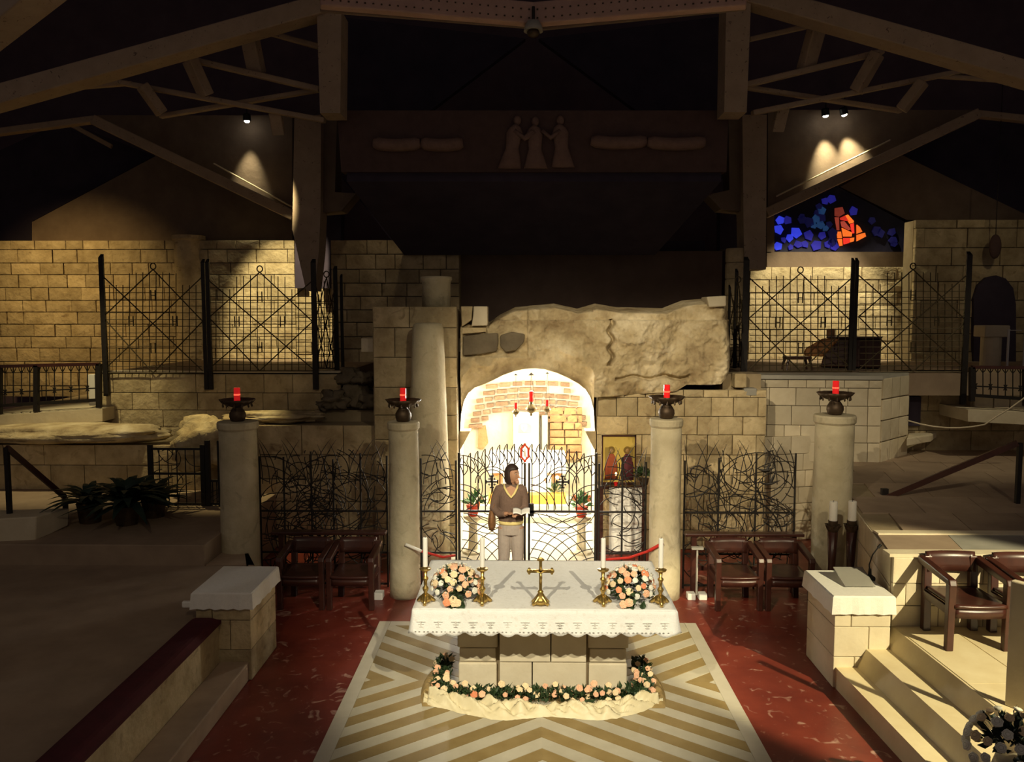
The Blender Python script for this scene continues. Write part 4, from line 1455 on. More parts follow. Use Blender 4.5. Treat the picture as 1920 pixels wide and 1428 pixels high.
for i, (px, py, w_, h_) in enumerate(((1384, 712, 22, 26), (1402, 733, 24, 14))):
    q = P(px, py, 12.28)
    o = put('loose_block', B().box((0, 0, 0), (m_px(w_, 12.3), 0.25, m_px(h_, 12.3))), M['slab'] if i else M['ashlar'], bev=0.015)
    o.location = (q.x, 12.25, q.z)
    tag(o, ('upright stone block at the right end of the boulder', 'flat grey stone block on the wall beside the faceted corner')[i], 'block')


# ------------------------------------------------------------------ altar
AX = 0.165
al = thing('altar', 'pale stone altar with block pedestal under a white cloth', 'altar', (AX, 7.68, 0.016))
put('tabletop', B().box((0, -0.11, 0.935), (2.16, 1.38, 0.07)), M['altar'], al, bev=0.01)
put('core', B().box((0, 0, 0.44), (1.40, 0.40, 0.86)), M['mortar'], al)
for (x0, x1, z0, z1) in ((-.40, .07, .30, .575), (.075, .40, .30, .575), (-.40, -.10, 0, .295), (-.095, .40, 0, .295), (-.40, .40, .58, .90)):
    put('stone_block', B().box(((x0 + x1) / 2, -0.05, (z0 + z1) / 2), (x1 - x0 - 0.005, 0.52, z1 - z0 - 0.005)), M['altar'], al, bev=0.004)
for s in (-1, 1):
    for (z0, z1, ins) in ((0, .26, 0.02), (.265, .40, 0.035), (.405, .90, 0.0)):
        put('stone_block', B().box((s * 0.605, 0.0, (z0 + z1) / 2), (0.375 - ins, 0.50 - ins, z1 - z0 - 0.006)), M['altar'], al, bev=0.012)

# tablecloth with scalloped lace skirt
lm = mat('lace_linen', (0.82, 0.80, 0.74), (0.90, 0.88, 0.83), 24, 0.9, bump=0.2, obj=True)
nt = lm.node_tree
tc = nt.nodes.new('ShaderNodeTexCoord')
vo = nt.nodes.new('ShaderNodeTexVoronoi')
vo.inputs['Scale'].default_value = 16
nt.links.new(tc.outputs['Object'], vo.inputs['Vector'])
vr = nt.nodes.new('ShaderNodeValToRGB')
vr.color_ramp.elements[0].position = 0.16
vr.color_ramp.elements[0].color = (0.93, 0.92, 0.90, 1)
vr.color_ramp.elements[1].position = 0.24
vr.color_ramp.elements[1].color = (1, 1, 1, 1)
nt.links.new(vo.outputs['Distance'], vr.inputs[0])
mx = nt.nodes.new('ShaderNodeMixRGB')
mx.blend_type = 'MULTIPLY'
mx.inputs[0].default_value = 1
src = nt.nodes['Principled BSDF'].inputs['Base Color'].links[0].from_socket
nt.links.new(src, mx.inputs[1])
nt.links.new(vr.outputs[0], mx.inputs[2])
nt.links.new(mx.outputs[0], nt.nodes['Principled BSDF'].inputs['Base Color'])
TX0, TX1, TY0, TY1, TZ = AX - 1.125, AX + 1.125, 6.86, 8.29, 0.990
tt = thing('altar_cloth', 'white lace-edged cloth draped over the altar', 'tablecloth', (AX, (TY0 + TY1) / 2, TZ))
HX, HY = (TX1 - TX0) / 2, (TY1 - TY0) / 2
put('cloth_top', B().grid(lambda a, b: Vector((-HX + 2 * HX * a, -HY + 2 * HY * b, 0.002 + 0.004 * noise.noise(Vector((a * 9, b * 5, 0))))), 60, 36), lm, tt, smooth=True, solid=0.004)
per = []
seg = 0.0225
for (a, b) in (((-HX, -HY), (HX, -HY)), ((HX, -HY), (HX, HY)), ((HX, HY), (-HX, HY)), ((-HX, HY), (-HX, -HY))):
    L = math.hypot(b[0] - a[0], b[1] - a[1])
    k = int(L / seg)
    nx, ny = (b[1] - a[1]) / L, -(b[0] - a[0]) / L
    for i in range(k):
        f = i / k
        per.append((a[0] + (b[0] - a[0]) * f, a[1] + (b[1] - a[1]) * f, nx, ny, L * f))
NP = len(per)
sk = B()
rows = (0.0, 0.012, 0.04, 0.09, 0.14, 0.175, 0.195)
vv = []
for r_, dz in enumerate(rows):
    for i, (x, y, nx, ny, s_) in enumerate(per):
        fold = (0.010 * math.sin(s_ * 9) + 0.008 * math.sin(s_ * 23 + 1)) * dz / 0.2
        e = 0.008 + 0.03 * (dz / 0.2) ** 1.5 + fold
        if r_ == 0:
            e = 0.0
        sca = 0.034 * (abs(math.sin(math.pi * s_ / 0.148)) - 0.3) * (dz / 0.195) ** 3
        vv.append((x + nx * e, y + ny * e, -dz - sca + 0.002))
ff = []
for r_ in range(len(rows) - 1):
    for i in range(NP):
        j = (i + 1) % NP
        ff.append((r_ * NP + i, (r_ + 1) * NP + i, (r_ + 1) * NP + j, r_ * NP + j))
sk.add(vv, ff)
skirt = put('lace_skirt', sk, lm, tt, smooth=True, solid=0.003)
ey = B()
d_ = 0.045
while d_ < 2 * HX - 0.03:        # eyelets along the front hem
    for o_ in (-0.016, 0.016):
        ey.box((-HX + d_ + o_, -HY - 0.044, -0.175), (0.013, 0.006, 0.007))
    d_ += 0.148 / 2
mo = B()
d_ = 0.074
while d_ < 2 * HX:               # lace motif above every scallop
    for (dx, dz, w_, h_) in ((0, 0, 0.008, 0.05), (-0.022, 0.02, 0.03, 0.006), (0.022, 0.02, 0.03, 0.006), (-0.014, 0.0, 0.02, 0.005), (0.014, 0.0, 0.02, 0.005), (0.0, -0.022, 0.03, 0.006)):
        mo.box((-HX + d_ + dx, -HY - 0.031 + 0.003 * dz / 0.02, -0.115 + dz), (w_, 0.006, h_))
    d_ += 0.148
put('lace_motif', mo, mat('lace_thread', (0.70, 0.68, 0.62), None, rough=0.95), skirt, kind='stuff')
put('eyelets', ey, M['slab'], skirt, kind='stuff')

# candlesticks, candles and the cross
cs0 = None
cl = ['tall brass altar candlestick behind the left flower arrangement, at the cloth edge', 'tall brass altar candlestick between left flower arrangement and cross',
      'tall brass altar candlestick between cross and right flower arrangement', 'tall brass altar candlestick behind the right flower arrangement, at the cloth edge']
kl = ['white candle in the candlestick at the altar edge behind the left flowers', 'white candle in the candlestick between left flowers and cross',
      'white candle in the candlestick between cross and right flowers', 'white candle in the candlestick at the altar edge behind the right flowers']
cand0 = None
for i, x in enumerate((-0.865, -0.37, 0.675, 1.172)):
    y = 7.00
    if cs0 is None:
        cs0 = thing('candlestick', cl[i], 'candlestick', (x, y, 1.0), 0, 'brass altar candlesticks')
        b = B()
        for k in range(3):
            a = k * 2 * math.pi / 3 - math.pi / 2
            b.tube([(0.085 * math.cos(a), 0.085 * math.sin(a), 0.008), (0.06 * math.cos(a), 0.06 * math.sin(a), 0.03), (0.035 * math.cos(a), 0.035 * math.sin(a), 0.05), (0, 0, 0.075)], [0.014, 0.018, 0.02, 0.02], 8)
        b.lathe([(0.05, 0.02), (0.045, 0.05), (0.02, 0.085)], 14)
        put('base', b, M['brass'], cs0, smooth=True)
        put('stem', B().lathe([(0.018, 0.08), (0.015, 0.10), (0.027, 0.125), (0.027, 0.135), (0.014, 0.155), (0.016, 0.20), (0.026, 0.215), (0.026, 0.225), (0.013, 0.24), (0.018, 0.285)], 14), M['brass'], cs0, smooth=True)
        put('drip_pan', B().lathe([(0.015, 0.28), (0.045, 0.295), (0.052, 0.308), (0.048, 0.31), (0.022, 0.303), (0.022, 0.325), (0.018, 0.325)], 18), M['brass'], cs0, smooth=True)
        cand0 = thing('candle', kl[i], 'candle', (x, y, 1.306), 0, 'white altar candles')
        put('wax', B().lathe([(0.021, 0), (0.0205, 0.27), (0.016, 0.276), (0.005, 0.274)], 14), M['wax'], cand0)
        put('wick', B().lathe([(0.002, 0.27), (0.002, 0.288)], 5), M['black'], cand0)
    else:
        dup(cs0, (x, y, 1.0), 0, cl[i])
        dup(cand0, (x, y, 1.306), 0, kl[i])
cr = thing('altar_cross', 'brass cross on a footed base in the middle of the altar', 'cross', (0.134, 6.98, 1.0))
b = B()
for k in range(4):
    a = k * math.pi / 2 + math.pi / 4
    b.tube([(0.10 * math.cos(a), 0.06 * math.sin(a), 0.008), (0.06 * math.cos(a), 0.045 * math.sin(a), 0.03), (0.03 * math.cos(a), 0.025 * math.sin(a), 0.06), (0, 0, 0.10)], [0.013, 0.02, 0.022, 0.02], 8)
b.lathe([(0.06, 0.012), (0.05, 0.05), (0.022, 0.10), (0.026, 0.115), (0.015, 0.13)], 14)
put('base', b, M['brass'], cr, smooth=True)
b = B().box((0, 0, 0.255), (0.026, 0.022, 0.27)).box((0, 0, 0.295), (0.19, 0.022, 0.026))
for (x, z) in ((-.098, .295), (.098, .295), (0, .395)):
    b.ball((x, 0, z), (0.022, 0.013, 0.022), 8, 6)
    b.ball((x + (0 if x else .02), 0, z + (.02 if x else 0)), (0.012, 0.011, 0.012), 8, 6)
    b.ball((x - (0 if x else .02), 0, z - (.02 if x else 0)), (0.012, 0.011, 0.012), 8, 6)
put('upright', b, M['brass'], cr, bev=0)
put('corpus', B().tube([(0, -0.018, 0.19), (0.004, -0.022, 0.24), (0, -0.02, 0.29)], [0.006, 0.011, 0.012], 8).tube([(-0.07, -0.018, 0.305), (0, -0.02, 0.285), (0.07, -0.018, 0.305)], [0.004, 0.008, 0.004], 6).ball((0.003, -0.024, 0.318), 0.012, 8, 6), M['brass'], cr, smooth=True)

# ------------------------------------------------------------------ flowers
def rose_mesh(m, r=0.036):
    b = B()
    prof = [(0.15, -0.55), (0.62, -0.42), (0.98, -0.02), (1.0, 0.20), (0.80, 0.26), (0.76, 0.05), (0.68, 0.32), (0.48, 0.36), (0.44, 0.14), (0.34, 0.38), (0.12, 0.36)]
    b.lathe([(a * r, z * r * 1.25) for (a, z) in prof], 15, (0, 0, 0), lambda i, a: 1 + 0.10 * math.cos(5 * a + i * 1.3))
    me = mesh(b, 'rose', True)
    me.materials.append(m)
    return me


ROSE = {k: rose_mesh(M['rose_' + k]) for k in ('peach', 'coral', 'white', 'cream')}


def bloom(par, kind, loc, s, dirv, name='rose'):
    o = bpy.data.objects.new(name, ROSE[kind])
    col.objects.link(o)
    o.parent = par
    o.matrix_basis = Matrix.LocRotScale(Vector(loc), Vector(dirv).to_track_quat('Z', 'Y'), (s, s, s))
    return o


def leaves(b, c, d, L, wd, k):
    """one bent leaf from c along d"""
    d = Vector(d).normalized()
    u = d.cross(Vector((k.uniform(-1, 1), k.uniform(-1, 1), k.uniform(0.2, 1)))).normalized()
    n = u.cross(d)
    c = Vector(c)
    m_ = c + d * L * 0.5 + n * L * 0.10
    e = c + d * L - n * L * 0.05
    b.add([c, m_ + u * wd / 2, m_ + n * 0.1 * wd, m_ - u * wd / 2, e], [(0, 1, 2), (0, 2, 3), (1, 4, 2), (2, 4, 3)])


def bouquet(c, label, seed, tint):
    k = random.Random(seed)
    t = thing('flower_arrangement', label, 'flowers', (c[0], c[1], 1.0))
    put('bowl', B().lathe([(0.05, 0.004), (0.08, 0.02), (0.10, 0.06), (0.095, 0.065), (0.05, 0.05)], 14), M['leaf'], t)
    fo = B()
    for i in range(170):
        a, e = k.uniform(0, 6.28), k.uniform(-0.25, 1.45)
        d = Vector((math.cos(a) * math.cos(e), math.sin(a) * math.cos(e), math.sin(e)))
        r0 = k.uniform(0.05, 0.17)
        p0 = Vector((0, 0, 0.10)) + Vector((d.x * r0, d.y * r0, d.z * r0))
        p0.z = max(p0.z, 0.02)
        leaves(fo, p0, d + Vector((0, 0, -0.25)), k.uniform(0.05, 0.10), k.uniform(0.02, 0.045), k)
    for i in range(7):           # big dark leaves hanging over the cloth edge
        x = k.uniform(-0.09, 0.12)
        leaves(fo, (x, -0.13, 0.05), (k.uniform(-.3, .3), -0.55, -0.75), k.uniform(0.10, 0.17), 0.055, k)
    put('foliage', fo, M['leaf'], t, kind='stuff')
    pts = []
    tries = 0
    while len(pts) < 46 and tries < 3000:
        tries += 1
        a, e = k.uniform(0, 6.28), math.asin(k.uniform(-0.05, 1.0))
        d = Vector((math.cos(a) * math.cos(e), math.sin(a) * math.cos(e), math.sin(e)))
        p0 = Vector((d.x * 0.215, d.y * 0.17, 0.105 + d.z * 0.20))
        if p0.z < 0.07 or (p0.y > 0.10 and p0.z < 0.2):
            continue
        if all((p0 - q).length > 0.052 for q in pts):
            pts.append(p0)
            kind = k.choices(('peach', 'coral', 'white', 'cream'), tint)[0]
            s = k.uniform(0.7, 1.05) * (0.78 if kind == 'white' else 1.0)
            bloom(t, kind, p0, s, d + Vector((0, -0.35, 0.1)))
    for i in range(4):           # blooms tumbling in front
        bloom(t, k.choice(('peach', 'coral', 'cream')), (k.uniform(-0.13, 0.16), -0.19, k.uniform(0.03, 0.07)), 0.95, (0, -1, 0.3))
    sp = B()
    for i in range(60):          # small white filler sprays
        a, e = k.uniform(0, 6.28), k.uniform(0.1, 1.4)
        d = Vector((math.cos(a) * math.cos(e), math.sin(a) * math.cos(e), math.sin(e)))
        p0 = Vector((d.x * 0.24, d.y * 0.19, 0.10 + d.z * 0.23))
        sp.ball(p0, 0.008, 5, 4)
    put('filler_blossom', sp, M['rose_white'], t, kind='stuff')


bouquet((-0.61, 7.08), 'rounded arrangement of pale peach and white roses on the altar near the cushioned bench side', 3, (4, 0.6, 4, 3))
bouquet((0.92, 7.08), 'rounded arrangement of bright coral and white roses on the altar near the steps side', 8, (4, 3, 4, 2))

# garland on the floor round the pedestal
k = random.Random(21)
ga = thing('floor_garland', 'garland of peach roses and dark leaves round the altar foot', 'flowers', (AX, 7.3, 0.02))
path = [(-0.96, 7.95), (-0.95, 7.60), (-0.93, 7.32), (-0.80, 7.22), (-0.4, 7.20), (0.0, 7.19), (0.4, 7.20), (0.80, 7.22), (0.92, 7.32), (0.95, 7.60), (0.96, 7.95)]
pl_ = []
for (a, b_) in zip(path, path[1:]):
    for i in range(10):
        f = i / 10
        pl_.append(Vector((a[0] + (b_[0] - a[0]) * f, a[1] + (b_[1] - a[1]) * f - 7.3, 0)))
fo = B()
for p in pl_:
    for i in range(17):
        d = Vector((k.uniform(-1, 1), k.uniform(-1, 1), k.uniform(0.2, 1.4)))
        leaves(fo, p + Vector((k.uniform(-.06, .06), k.uniform(-.06, .06), k.uniform(0.01, 0.09))), d, k.uniform(0.05, 0.10), k.uniform(0.025, 0.045), k)
put('foliage', fo, M['leaf'], ga, kind='stuff')
placed = []
for i in range(900):
    p = k.choice(pl_)
    dens = noise.noise(Vector((p.x * 3.1, p.y * 3.1, 5)))
    if dens < -0.22:
        continue
    q = p + Vector((k.uniform(-.085, .085), k.uniform(-.10, .07), k.uniform(0.05, 0.15)))
    if all((q - r_).length > 0.062 for r_ in placed):
        placed.append(q)
        bloom(ga, k.choices(('peach', 'cream', 'coral'), (4, 4, 0.6))[0], q, k.uniform(0.62, 0.95), (k.uniform(-.4, .4), -0.8, 0.8))
    if len(placed) > 105:
        break
# crumpled satin on the floor in front of it
dr = B()


def drape(a, b_):
    s = -1 + 2 * a
    x = AX + s * 1.08
    curve = 7.12 - 0.13 * (1 - s * s) + 0.10 * abs(s) ** 6
    y = curve + 0.04 * math.sin(x * 7) * (1 - b_) + (b_ - 0.5) * 0.22 * (1 - 0.4 * abs(s) ** 4)
    n1 = noise.fractal(Vector((x * 5.5 + b_ * 3.0, y * 9, 1.3)), 0.7, 2.0, 4)
    n2 = abs(math.sin(x * 13 + b_ * 5 + 3 * noise.noise(Vector((x * 2, b_ * 2, 4)))))
    e = math.sin(math.pi * min(1, max(0, b_))) * (1 if abs(s) < 0.96 else 0.4)
    n3 = abs(noise.noise(Vector((x * 9 + 4 * b_, b_ * 4, 2.2))))
    z = 0.018 + e * (0.03 + 0.06 * n1 + 0.05 * n2 ** 2 + 0.10 * n3)
    return Vector((x, y + 0.02 * n1, max(0.017, z)))


o = put('satin_drape', dr.grid(drape, 220, 26), M['drape'], smooth=True)
tag(o, 'crumpled cream satin cloth laid on the floor before the garland', 'cloth')
M['net'] = mat('brown_net', (0.32, 0.22, 0.08), (0.44, 0.31, 0.13), 12, 0.8)
for s, lb in ((-1, 'bunched golden-brown netting at the altar foot on the bench side'), (1, 'bunched golden-brown netting at the altar foot on the steps side')):
    def net(a, b_):
        y = 7.10 + 0.75 * a
        x = AX + s * (0.98 + 0.15 * b_ - 0.05 * (2 * a - 1) ** 2)
        n1 = noise.fractal(Vector((x * 6, y * 6, s)), 0.7, 2.0, 4)
        return Vector((x, y, max(0.017, 0.018 + math.sin(math.pi * b_) * (0.05 + 0.05 * n1) * math.sin(math.pi * min(1, max(0, a))) ** 0.5)))
    o = put('floor_netting', B().grid(net, 60, 14), M['net'], smooth=True)
    tag(o, lb, 'cloth', 'netting at the altar foot')

# ------------------------------------------------------------------ chairs
def make_chair(label, loc, group):
    t = thing('armchair', label, 'chair', loc, 0, group)
    W, D = 0.56, 0.50            # front at -y
    hx = W / 2 - 0.03
    for s in (-1, 1):
        put('leg', B().hexa([(s * hx - .03, -.03, 0), (s * hx + .03, -.03, 0), (s * hx + .03, .03, 0), (s * hx - .03, .03, 0),
                             (s * hx - .032, -.04, 0.60), (s * hx + .032, -.04, 0.60), (s * hx + .032, .03, 0.63), (s * hx - .032, .03, 0.63)]), M['wood'], t, bev=0.006)
        put('leg', B().hexa([(s * (hx - .03) - .035, D - .05, 0), (s * (hx - .03) + .035, D - .05, 0), (s * (hx - .03) + .035, D + .02, 0), (s * (hx - .03) - .035, D + .02, 0),
                             (s * (hx - .04) - .035, D - .01, 0.70), (s * (hx - .04) + .035, D - .01, 0.70), (s * (hx - .04) + .035, D + .05, 0.70), (s * (hx - .04) - .035, D + .05, 0.70)]), M['wood'], t, bev=0.006)
        put('armrest', B().hexa([(s * hx - .035, -.05, 0.585), (s * hx + .035, -.05, 0.585), (s * (hx + .01) + .035, D + .03, 0.63), (s * (hx + .01) - .035, D + .03, 0.63),
                                 (s * hx - .035, -.03, 0.64), (s * hx + .035, -.03, 0.64), (s * (hx + .01) + .035, D + .03, 0.70), (s * (hx + .01) - .035, D + .03, 0.70)]), M['wood'], t, bev=0.01)
        put('side_rail', B().box((s * (hx - .01), D / 2, 0.345), (0.03, D - .06, 0.07)), M['wood'], t)
    st_ = B().grid(lambda a, b: Vector((-W / 2 + .05 + (W - .10) * a, -0.045 + (D + .03) * b - 0.02 * (1 - (2 * a - 1) ** 2) * (1 - b), 0.405 - 0.02 * math.sin(math.pi * a) * math.sin(math.pi * b))), 12, 10)
    put('seat', st_, M['wood'], t, smooth=True, solid=0.03)
    put('apron', B().grid(lambda a, b: Vector((-W / 2 + .06 + (W - .12) * a, -0.02 - 0.02 * (1 - (2 * a - 1) ** 2), 0.30 + 0.085 * b)), 12, 1), M['wood'], t, smooth=True, solid=0.025)
    put('backrest', B().grid(lambda a, b: Vector((-0.225 + 0.45 * a, D - 0.015 + 0.03 * (1 - (2 * a - 1) ** 2) + 0.03 * b, 0.555 + 0.185 * b)), 12, 3), M['wood'], t, smooth=True, solid=0.03)
    return t


PZf = 0.552
ch0 = make_chair('dark armchair in bright light on the stone platform', (3.985, 7.135, PZf), 'dark wooden armchairs')
dup(ch0, (4.585, 7.10, PZf), 0.0, 'dark armchair mostly out of view beside the lit platform armchair')
dup(ch0, (2.535, 9.60, 0.0), 0.02, 'dark armchair on the red floor closest to the icon column')
dup(ch0, (3.13, 9.60, 0.0), -0.02, 'dark armchair on the red floor closest to the tall candle stands')
dup(ch0, (-2.665, 9.55, 0.0), 0.0, 'dark armchair in shade next to the cushioned bench pedestal')
dup(ch0, (-2.075, 9.55, 0.0), 0.0, 'dark armchair in shade next to the pale altar-side column')


def console(x0, x1, y, label):
    t = thing('console_table', label, 'table', ((x0 + x1) / 2, y, 0))
    W = x1 - x0
    put('tabletop', B().box((0, 0, 0.745), (W, 0.14, 0.04)), M['wood'], t, bev=0.01)
    for s in (-1, 1):
        put('leg', B().box((s * (W / 2 - 0.12), 0, 0.36), (0.06, 0.08, 0.72)), M['wood'], t)
    put('stretcher', B().box((0, 0.02, 0.30), (W - 0.3, 0.03, 0.06)), M['wood'], t)


console(2.01, 3.50, 10.27, 'long dark console board behind the lit pair of armchairs')
console(-3.22, -1.76, 10.27, 'long dark console board behind the shaded pair of armchairs')

# tall candle stands at the last column
def stand(px, pyb, lab, labc, z0, Y):
    q = P(px, pyb, Y)
    t = thing('candle_stand', lab, 'candle stand', (q.x, Y, z0))
    H = P(px, 988, Y).z - z0
    put('base', B().lathe([(0.09, 0), (0.09, 0.03), (0.05, 0.06)], 4), M['wood'], t)
    put('stem', B().lathe([(0.045, 0.05), (0.06, 0.12), (0.05, H * 0.3), (0.042, H * 0.55), (0.06, H - 0.05)], 12), M['wood'], t, smooth=True)
    pts = B()
    pts.lathe([(0.05, H - 0.06), (0.07, H - 0.02), (0.088, H + 0.03), (0.08, H + 0.032), (0.05, H + 0.01), (0.055, H + 0.08), (0.04, H + 0.08)], 24, (0, 0, 0), lambda i, a: 1 + 0.18 * math.sin(6 * a) * (i in (2, 3)))
    put('drip_bowl', pts, M['bronze'], t)
    c = thing('pillar_candle', labc, 'candle', (q.x, Y, z0 + H + 0.081), 0, 'thick candles on the wooden stands')
    put('wax', B().lathe([(0.046, 0), (0.046, 0.22), (0.04, 0.225), (0.01, 0.218)], 16), M['wax'], c)
    put('wick', B().lathe([(0.003, 0.215), (0.003, 0.24)], 5), M['black'], c)


stand(1559, 1070, 'slim wooden candle stand next to the console board', 'thick white candle on the stand next to the console board', 0.0, 9.55)
stand(1594, 1075, 'stout wooden candle stand next to the right pedestal', 'thick white candle on the stand next to the right pedestal', 0.0, 9.40)

# things on the right pedestal
q = P(1590, 1085, 8.1)
o = put('clear_book_stand', B().hexa([(3.07, 7.78, 0.905), (3.36, 7.78, 0.905), (3.36, 7.80, 0.905), (3.07, 7.80, 0.905), (3.07, 8.10, 1.0), (3.36, 8.10, 1.0), (3.36, 8.12, 0.99), (3.07, 8.12, 0.99)]),
        mat('clear_acrylic', (0.62, 0.60, 0.54), None, rough=0.2, trans=0.6), bev=0.004)
tag(o, 'clear sloping book rest on the right pedestal cloth', 'book stand')
t = thing('microphone', 'black gooseneck microphone on the right pedestal', 'microphone', (3.40, 8.02, 0.897))
put('base', B().box((0, 0, 0.02), (0.08, 0.10, 0.04)), M['black'], t, bev=0.01)
put('gooseneck', B().tube([(0, 0, 0.03), (-0.01, 0, 0.15), (0.02, 0, 0.25), (0.07, 0, 0.32)], 0.006, 6).lathe([(0.02, 0.03), (0.014, 0.11)], 8), M['black'], t)
put('capsule', B().tube([(0.07, 0, 0.32), (0.10, 0, 0.355)], 0.014, 8), M['black'], t)

# corner flowers and the stone panel at the right
k = random.Random(31)
t = thing('white_bouquet', 'large loose bouquet of white flowers at the foot of the steps', 'flowers', (2.93, 5.0, 0.0))
put('vase', B().lathe([(0.10, 0.0), (0.14, 0.1), (0.13, 0.35), (0.10, 0.45)], 16), M['altar'], t, smooth=True)
fo = B()
for i in range(160):
    a, e = k.uniform(0, 6.28), k.uniform(-0.2, 1.4)
    d = Vector((math.cos(a) * math.cos(e), math.sin(a) * math.cos(e), math.sin(e)))
    leaves(fo, Vector((0, 0, 0.52)) + d * k.uniform(0.05, 0.22), d, k.uniform(0.07, 0.13), 0.045, k)
put('foliage', fo, M['leafdark'], t, kind='stuff')
pts = []
for i in range(1500):
    a, e = k.uniform(0, 6.28), math.asin(k.uniform(-0.2, 1))
    d = Vector((math.cos(a) * math.cos(e), math.sin(a) * math.cos(e), math.sin(e)))
    p0 = Vector((0, 0, 0.52)) + Vector((d.x * 0.31, d.y * 0.26, d.z * 0.28))
    if all((p0 - q_).length > 0.085 for q_ in pts):
        pts.append(p0)
        bloom(t, k.choice(('white', 'white', 'cream')), p0, k.uniform(0.8, 1.15), d + Vector((0, -.3, .2)))
    if len(pts) > 48:
        break
t.location = (3.19, 5.26, 0.20)
t.scale = (0.9, 0.9, 0.9)
la, lb_ = Vector((3.66, 6.12, 0)), Vector((4.11, 5.42, 0))
ln_ = Vector((0.84, 0.54, 0)) * 0.03
pn = put('stone_lectern', B().hexa([v + Vector((0, 0, z)) for z in (0.552, 1.52) for v in (la - ln_, lb_ - ln_, lb_ + ln_, la + ln_)]), M['tile'], bev=0.01)
tag(pn, 'pale stone lectern panel standing on the steps platform', 'lectern')

# ------------------------------------------------------------------ grotto contents
gf = struct('floor_grotto', B().hexa([(ax0 * 1.0, 10.5, 0.0), (ax1, 10.5, 0.0), (1.45, 16.0, 0.0), (-1.35, 16.0, 0.0), (ax0, 10.5, 0.02), (ax1, 10.5, 0.02), (1.45, 16.0, 0.02), (-1.35, 16.0, 0.02)]), M['cream'],
            'pale marble floor inside the grotto')
for (z, y0) in ((0.12, 13.6), (0.24, 13.9)):
    put('altar_step', B().box((0.15, (y0 + 15.6) / 2, z - 0.05), (2.2, 15.6 - y0, 0.12)), M['cream'], gf, bev=0.01)
a0, a1 = P(916, 860, 14.4), P(1061, 860, 14.4)
t = thing('grotto_altar', 'altar under a white cloth deep inside the grotto', 'altar', ((a0.x + a1.x) / 2, 14.75, 0.31))
W = a1.x - a0.x
put('block', B().box((0, 0, 0.34), (W * 0.62, 0.5, 0.68)), M['tile'], t)
put('slab', B().box((0, 0, 0.68), (W, 0.62, 0.05)), M['tile'], t, bev=0.01)
cb = B().grid(lambda a, b: Vector((-W / 2 + W * a, -0.32 + 0.64 * b, 0.708)), 1, 1)
cb.grid(lambda a, b: Vector((-W / 2 + W * a, -0.322 - 0.012 * math.sin(a * 40) * (1 - b), 0.40 + 0.308 * b)), 80, 1)
cb.grid(lambda a, b: Vector((-W * 0.31 + W * 0.62 * a, -0.324, 0.0 + 0.40 * b)), 30, 1)
put('cloth', cb, M['linen'], t, solid=0.006)
for s in (-1, 1):
    put('console_bracket', B().prism([(s * W * 0.47, -0.25, 0.40), (s * W * 0.30, -0.25, 0.40), (s * W * 0.36, -0.25, 0.12)], (0, 0.4, 0)), M['warmstone'], t)
o = put('orange_step', B().box(((a0.x + a1.x) / 2, 14.15, 0.345), (W * 0.98, 0.25, 0.16)), M['orange'], bev=0.008)
o.location.z = -0.02
tag(o, 'orange stone step at the foot of the grotto altar', 'step')


def pot(c, label, seed, red=True, hh=0.32):
    k = random.Random(seed)
    t = thing('potted_plant', label, 'plant', c)
    put('pot', B().lathe([(0.065, 0), (0.10, 0.15), (0.105, 0.155), (0.08, 0.15)], 16), M['pot'], t, smooth=True)
    fo = B()
    for i in range(46):
        a, e = k.uniform(0, 6.28), k.uniform(0.1, 1.5)
        d = Vector((math.cos(a) * math.cos(e), math.sin(a) * math.cos(e), math.sin(e)))
        leaves(fo, Vector((0, 0, 0.15)) + d * k.uniform(0.0, 0.12), d, hh * k.uniform(0.35, 0.6), 0.05, k)
    put('foliage', fo, mat('plant_leaf', (0.06, 0.16, 0.06), (0.12, 0.26, 0.10), 9, 0.6), t, kind='stuff')
    for i in range(3 if red else 9):
        a = k.uniform(0, 6.28)
        bloom(t, k.choice(('coral', 'peach')), (0.12 * math.cos(a), 0.12 * math.sin(a), k.uniform(0.2, 0.32)), 0.8, (0, -1, 0.5))
    return t


def pot_stand(c, h, label):
    o = put('plant_stand', B().lathe([(0.16, 0), (0.16, 0.03), (0.07, 0.06), (0.06, h - 0.08), (0.14, h - 0.03), (0.14, h)], 12), M['tile'], smooth=False)
    o.location = c
    tag(o, label, 'stand', 'plant stands inside the grotto')


for (px, py, lb, ls, sd) in ((887, 966, 'red pot of green leaves inside the gate nearest the handbag side', 'stone plant stand carrying the green-leaved pot', 1),
                             (1090, 968, 'red pot of coral flowers inside the gate nearest the icon side', 'stone plant stand carrying the coral-flowered pot', 2)):
    q = P(px, py, 11.9)
    pot_stand((q.x, 11.9, 0.02), q.z - 0.025, ls)
    pot((q.x, 11.9, q.z), lb, sd, sd == 1)
k = random.Random(5)
q = P(1040, 945, 14.15)
t = thing('altar_posy', 'small spray of flowers standing on the orange step', 'flowers', (q.x, 14.12, 0.407))
fo = B()
for i in range(40):
    a, e = k.uniform(0, 6.28), k.uniform(0.2, 1.5)
    d = Vector((math.cos(a) * math.cos(e), math.sin(a) * math.cos(e), math.sin(e)))
    leaves(fo, Vector((0, 0, 0.02)) + d * k.uniform(0, 0.1), d, 0.15, 0.03, k)
put('foliage', fo, M['leaf'], t, kind='stuff')
for (x, z) in ((-0.16, 0.26), (-0.10, 0.36), (0.04, 0.30), (0.12, 0.22)):
    bloom(t, 'coral' if x < 0 else 'white', (x, -0.05, z), 0.9, (0, -1, 0.3))

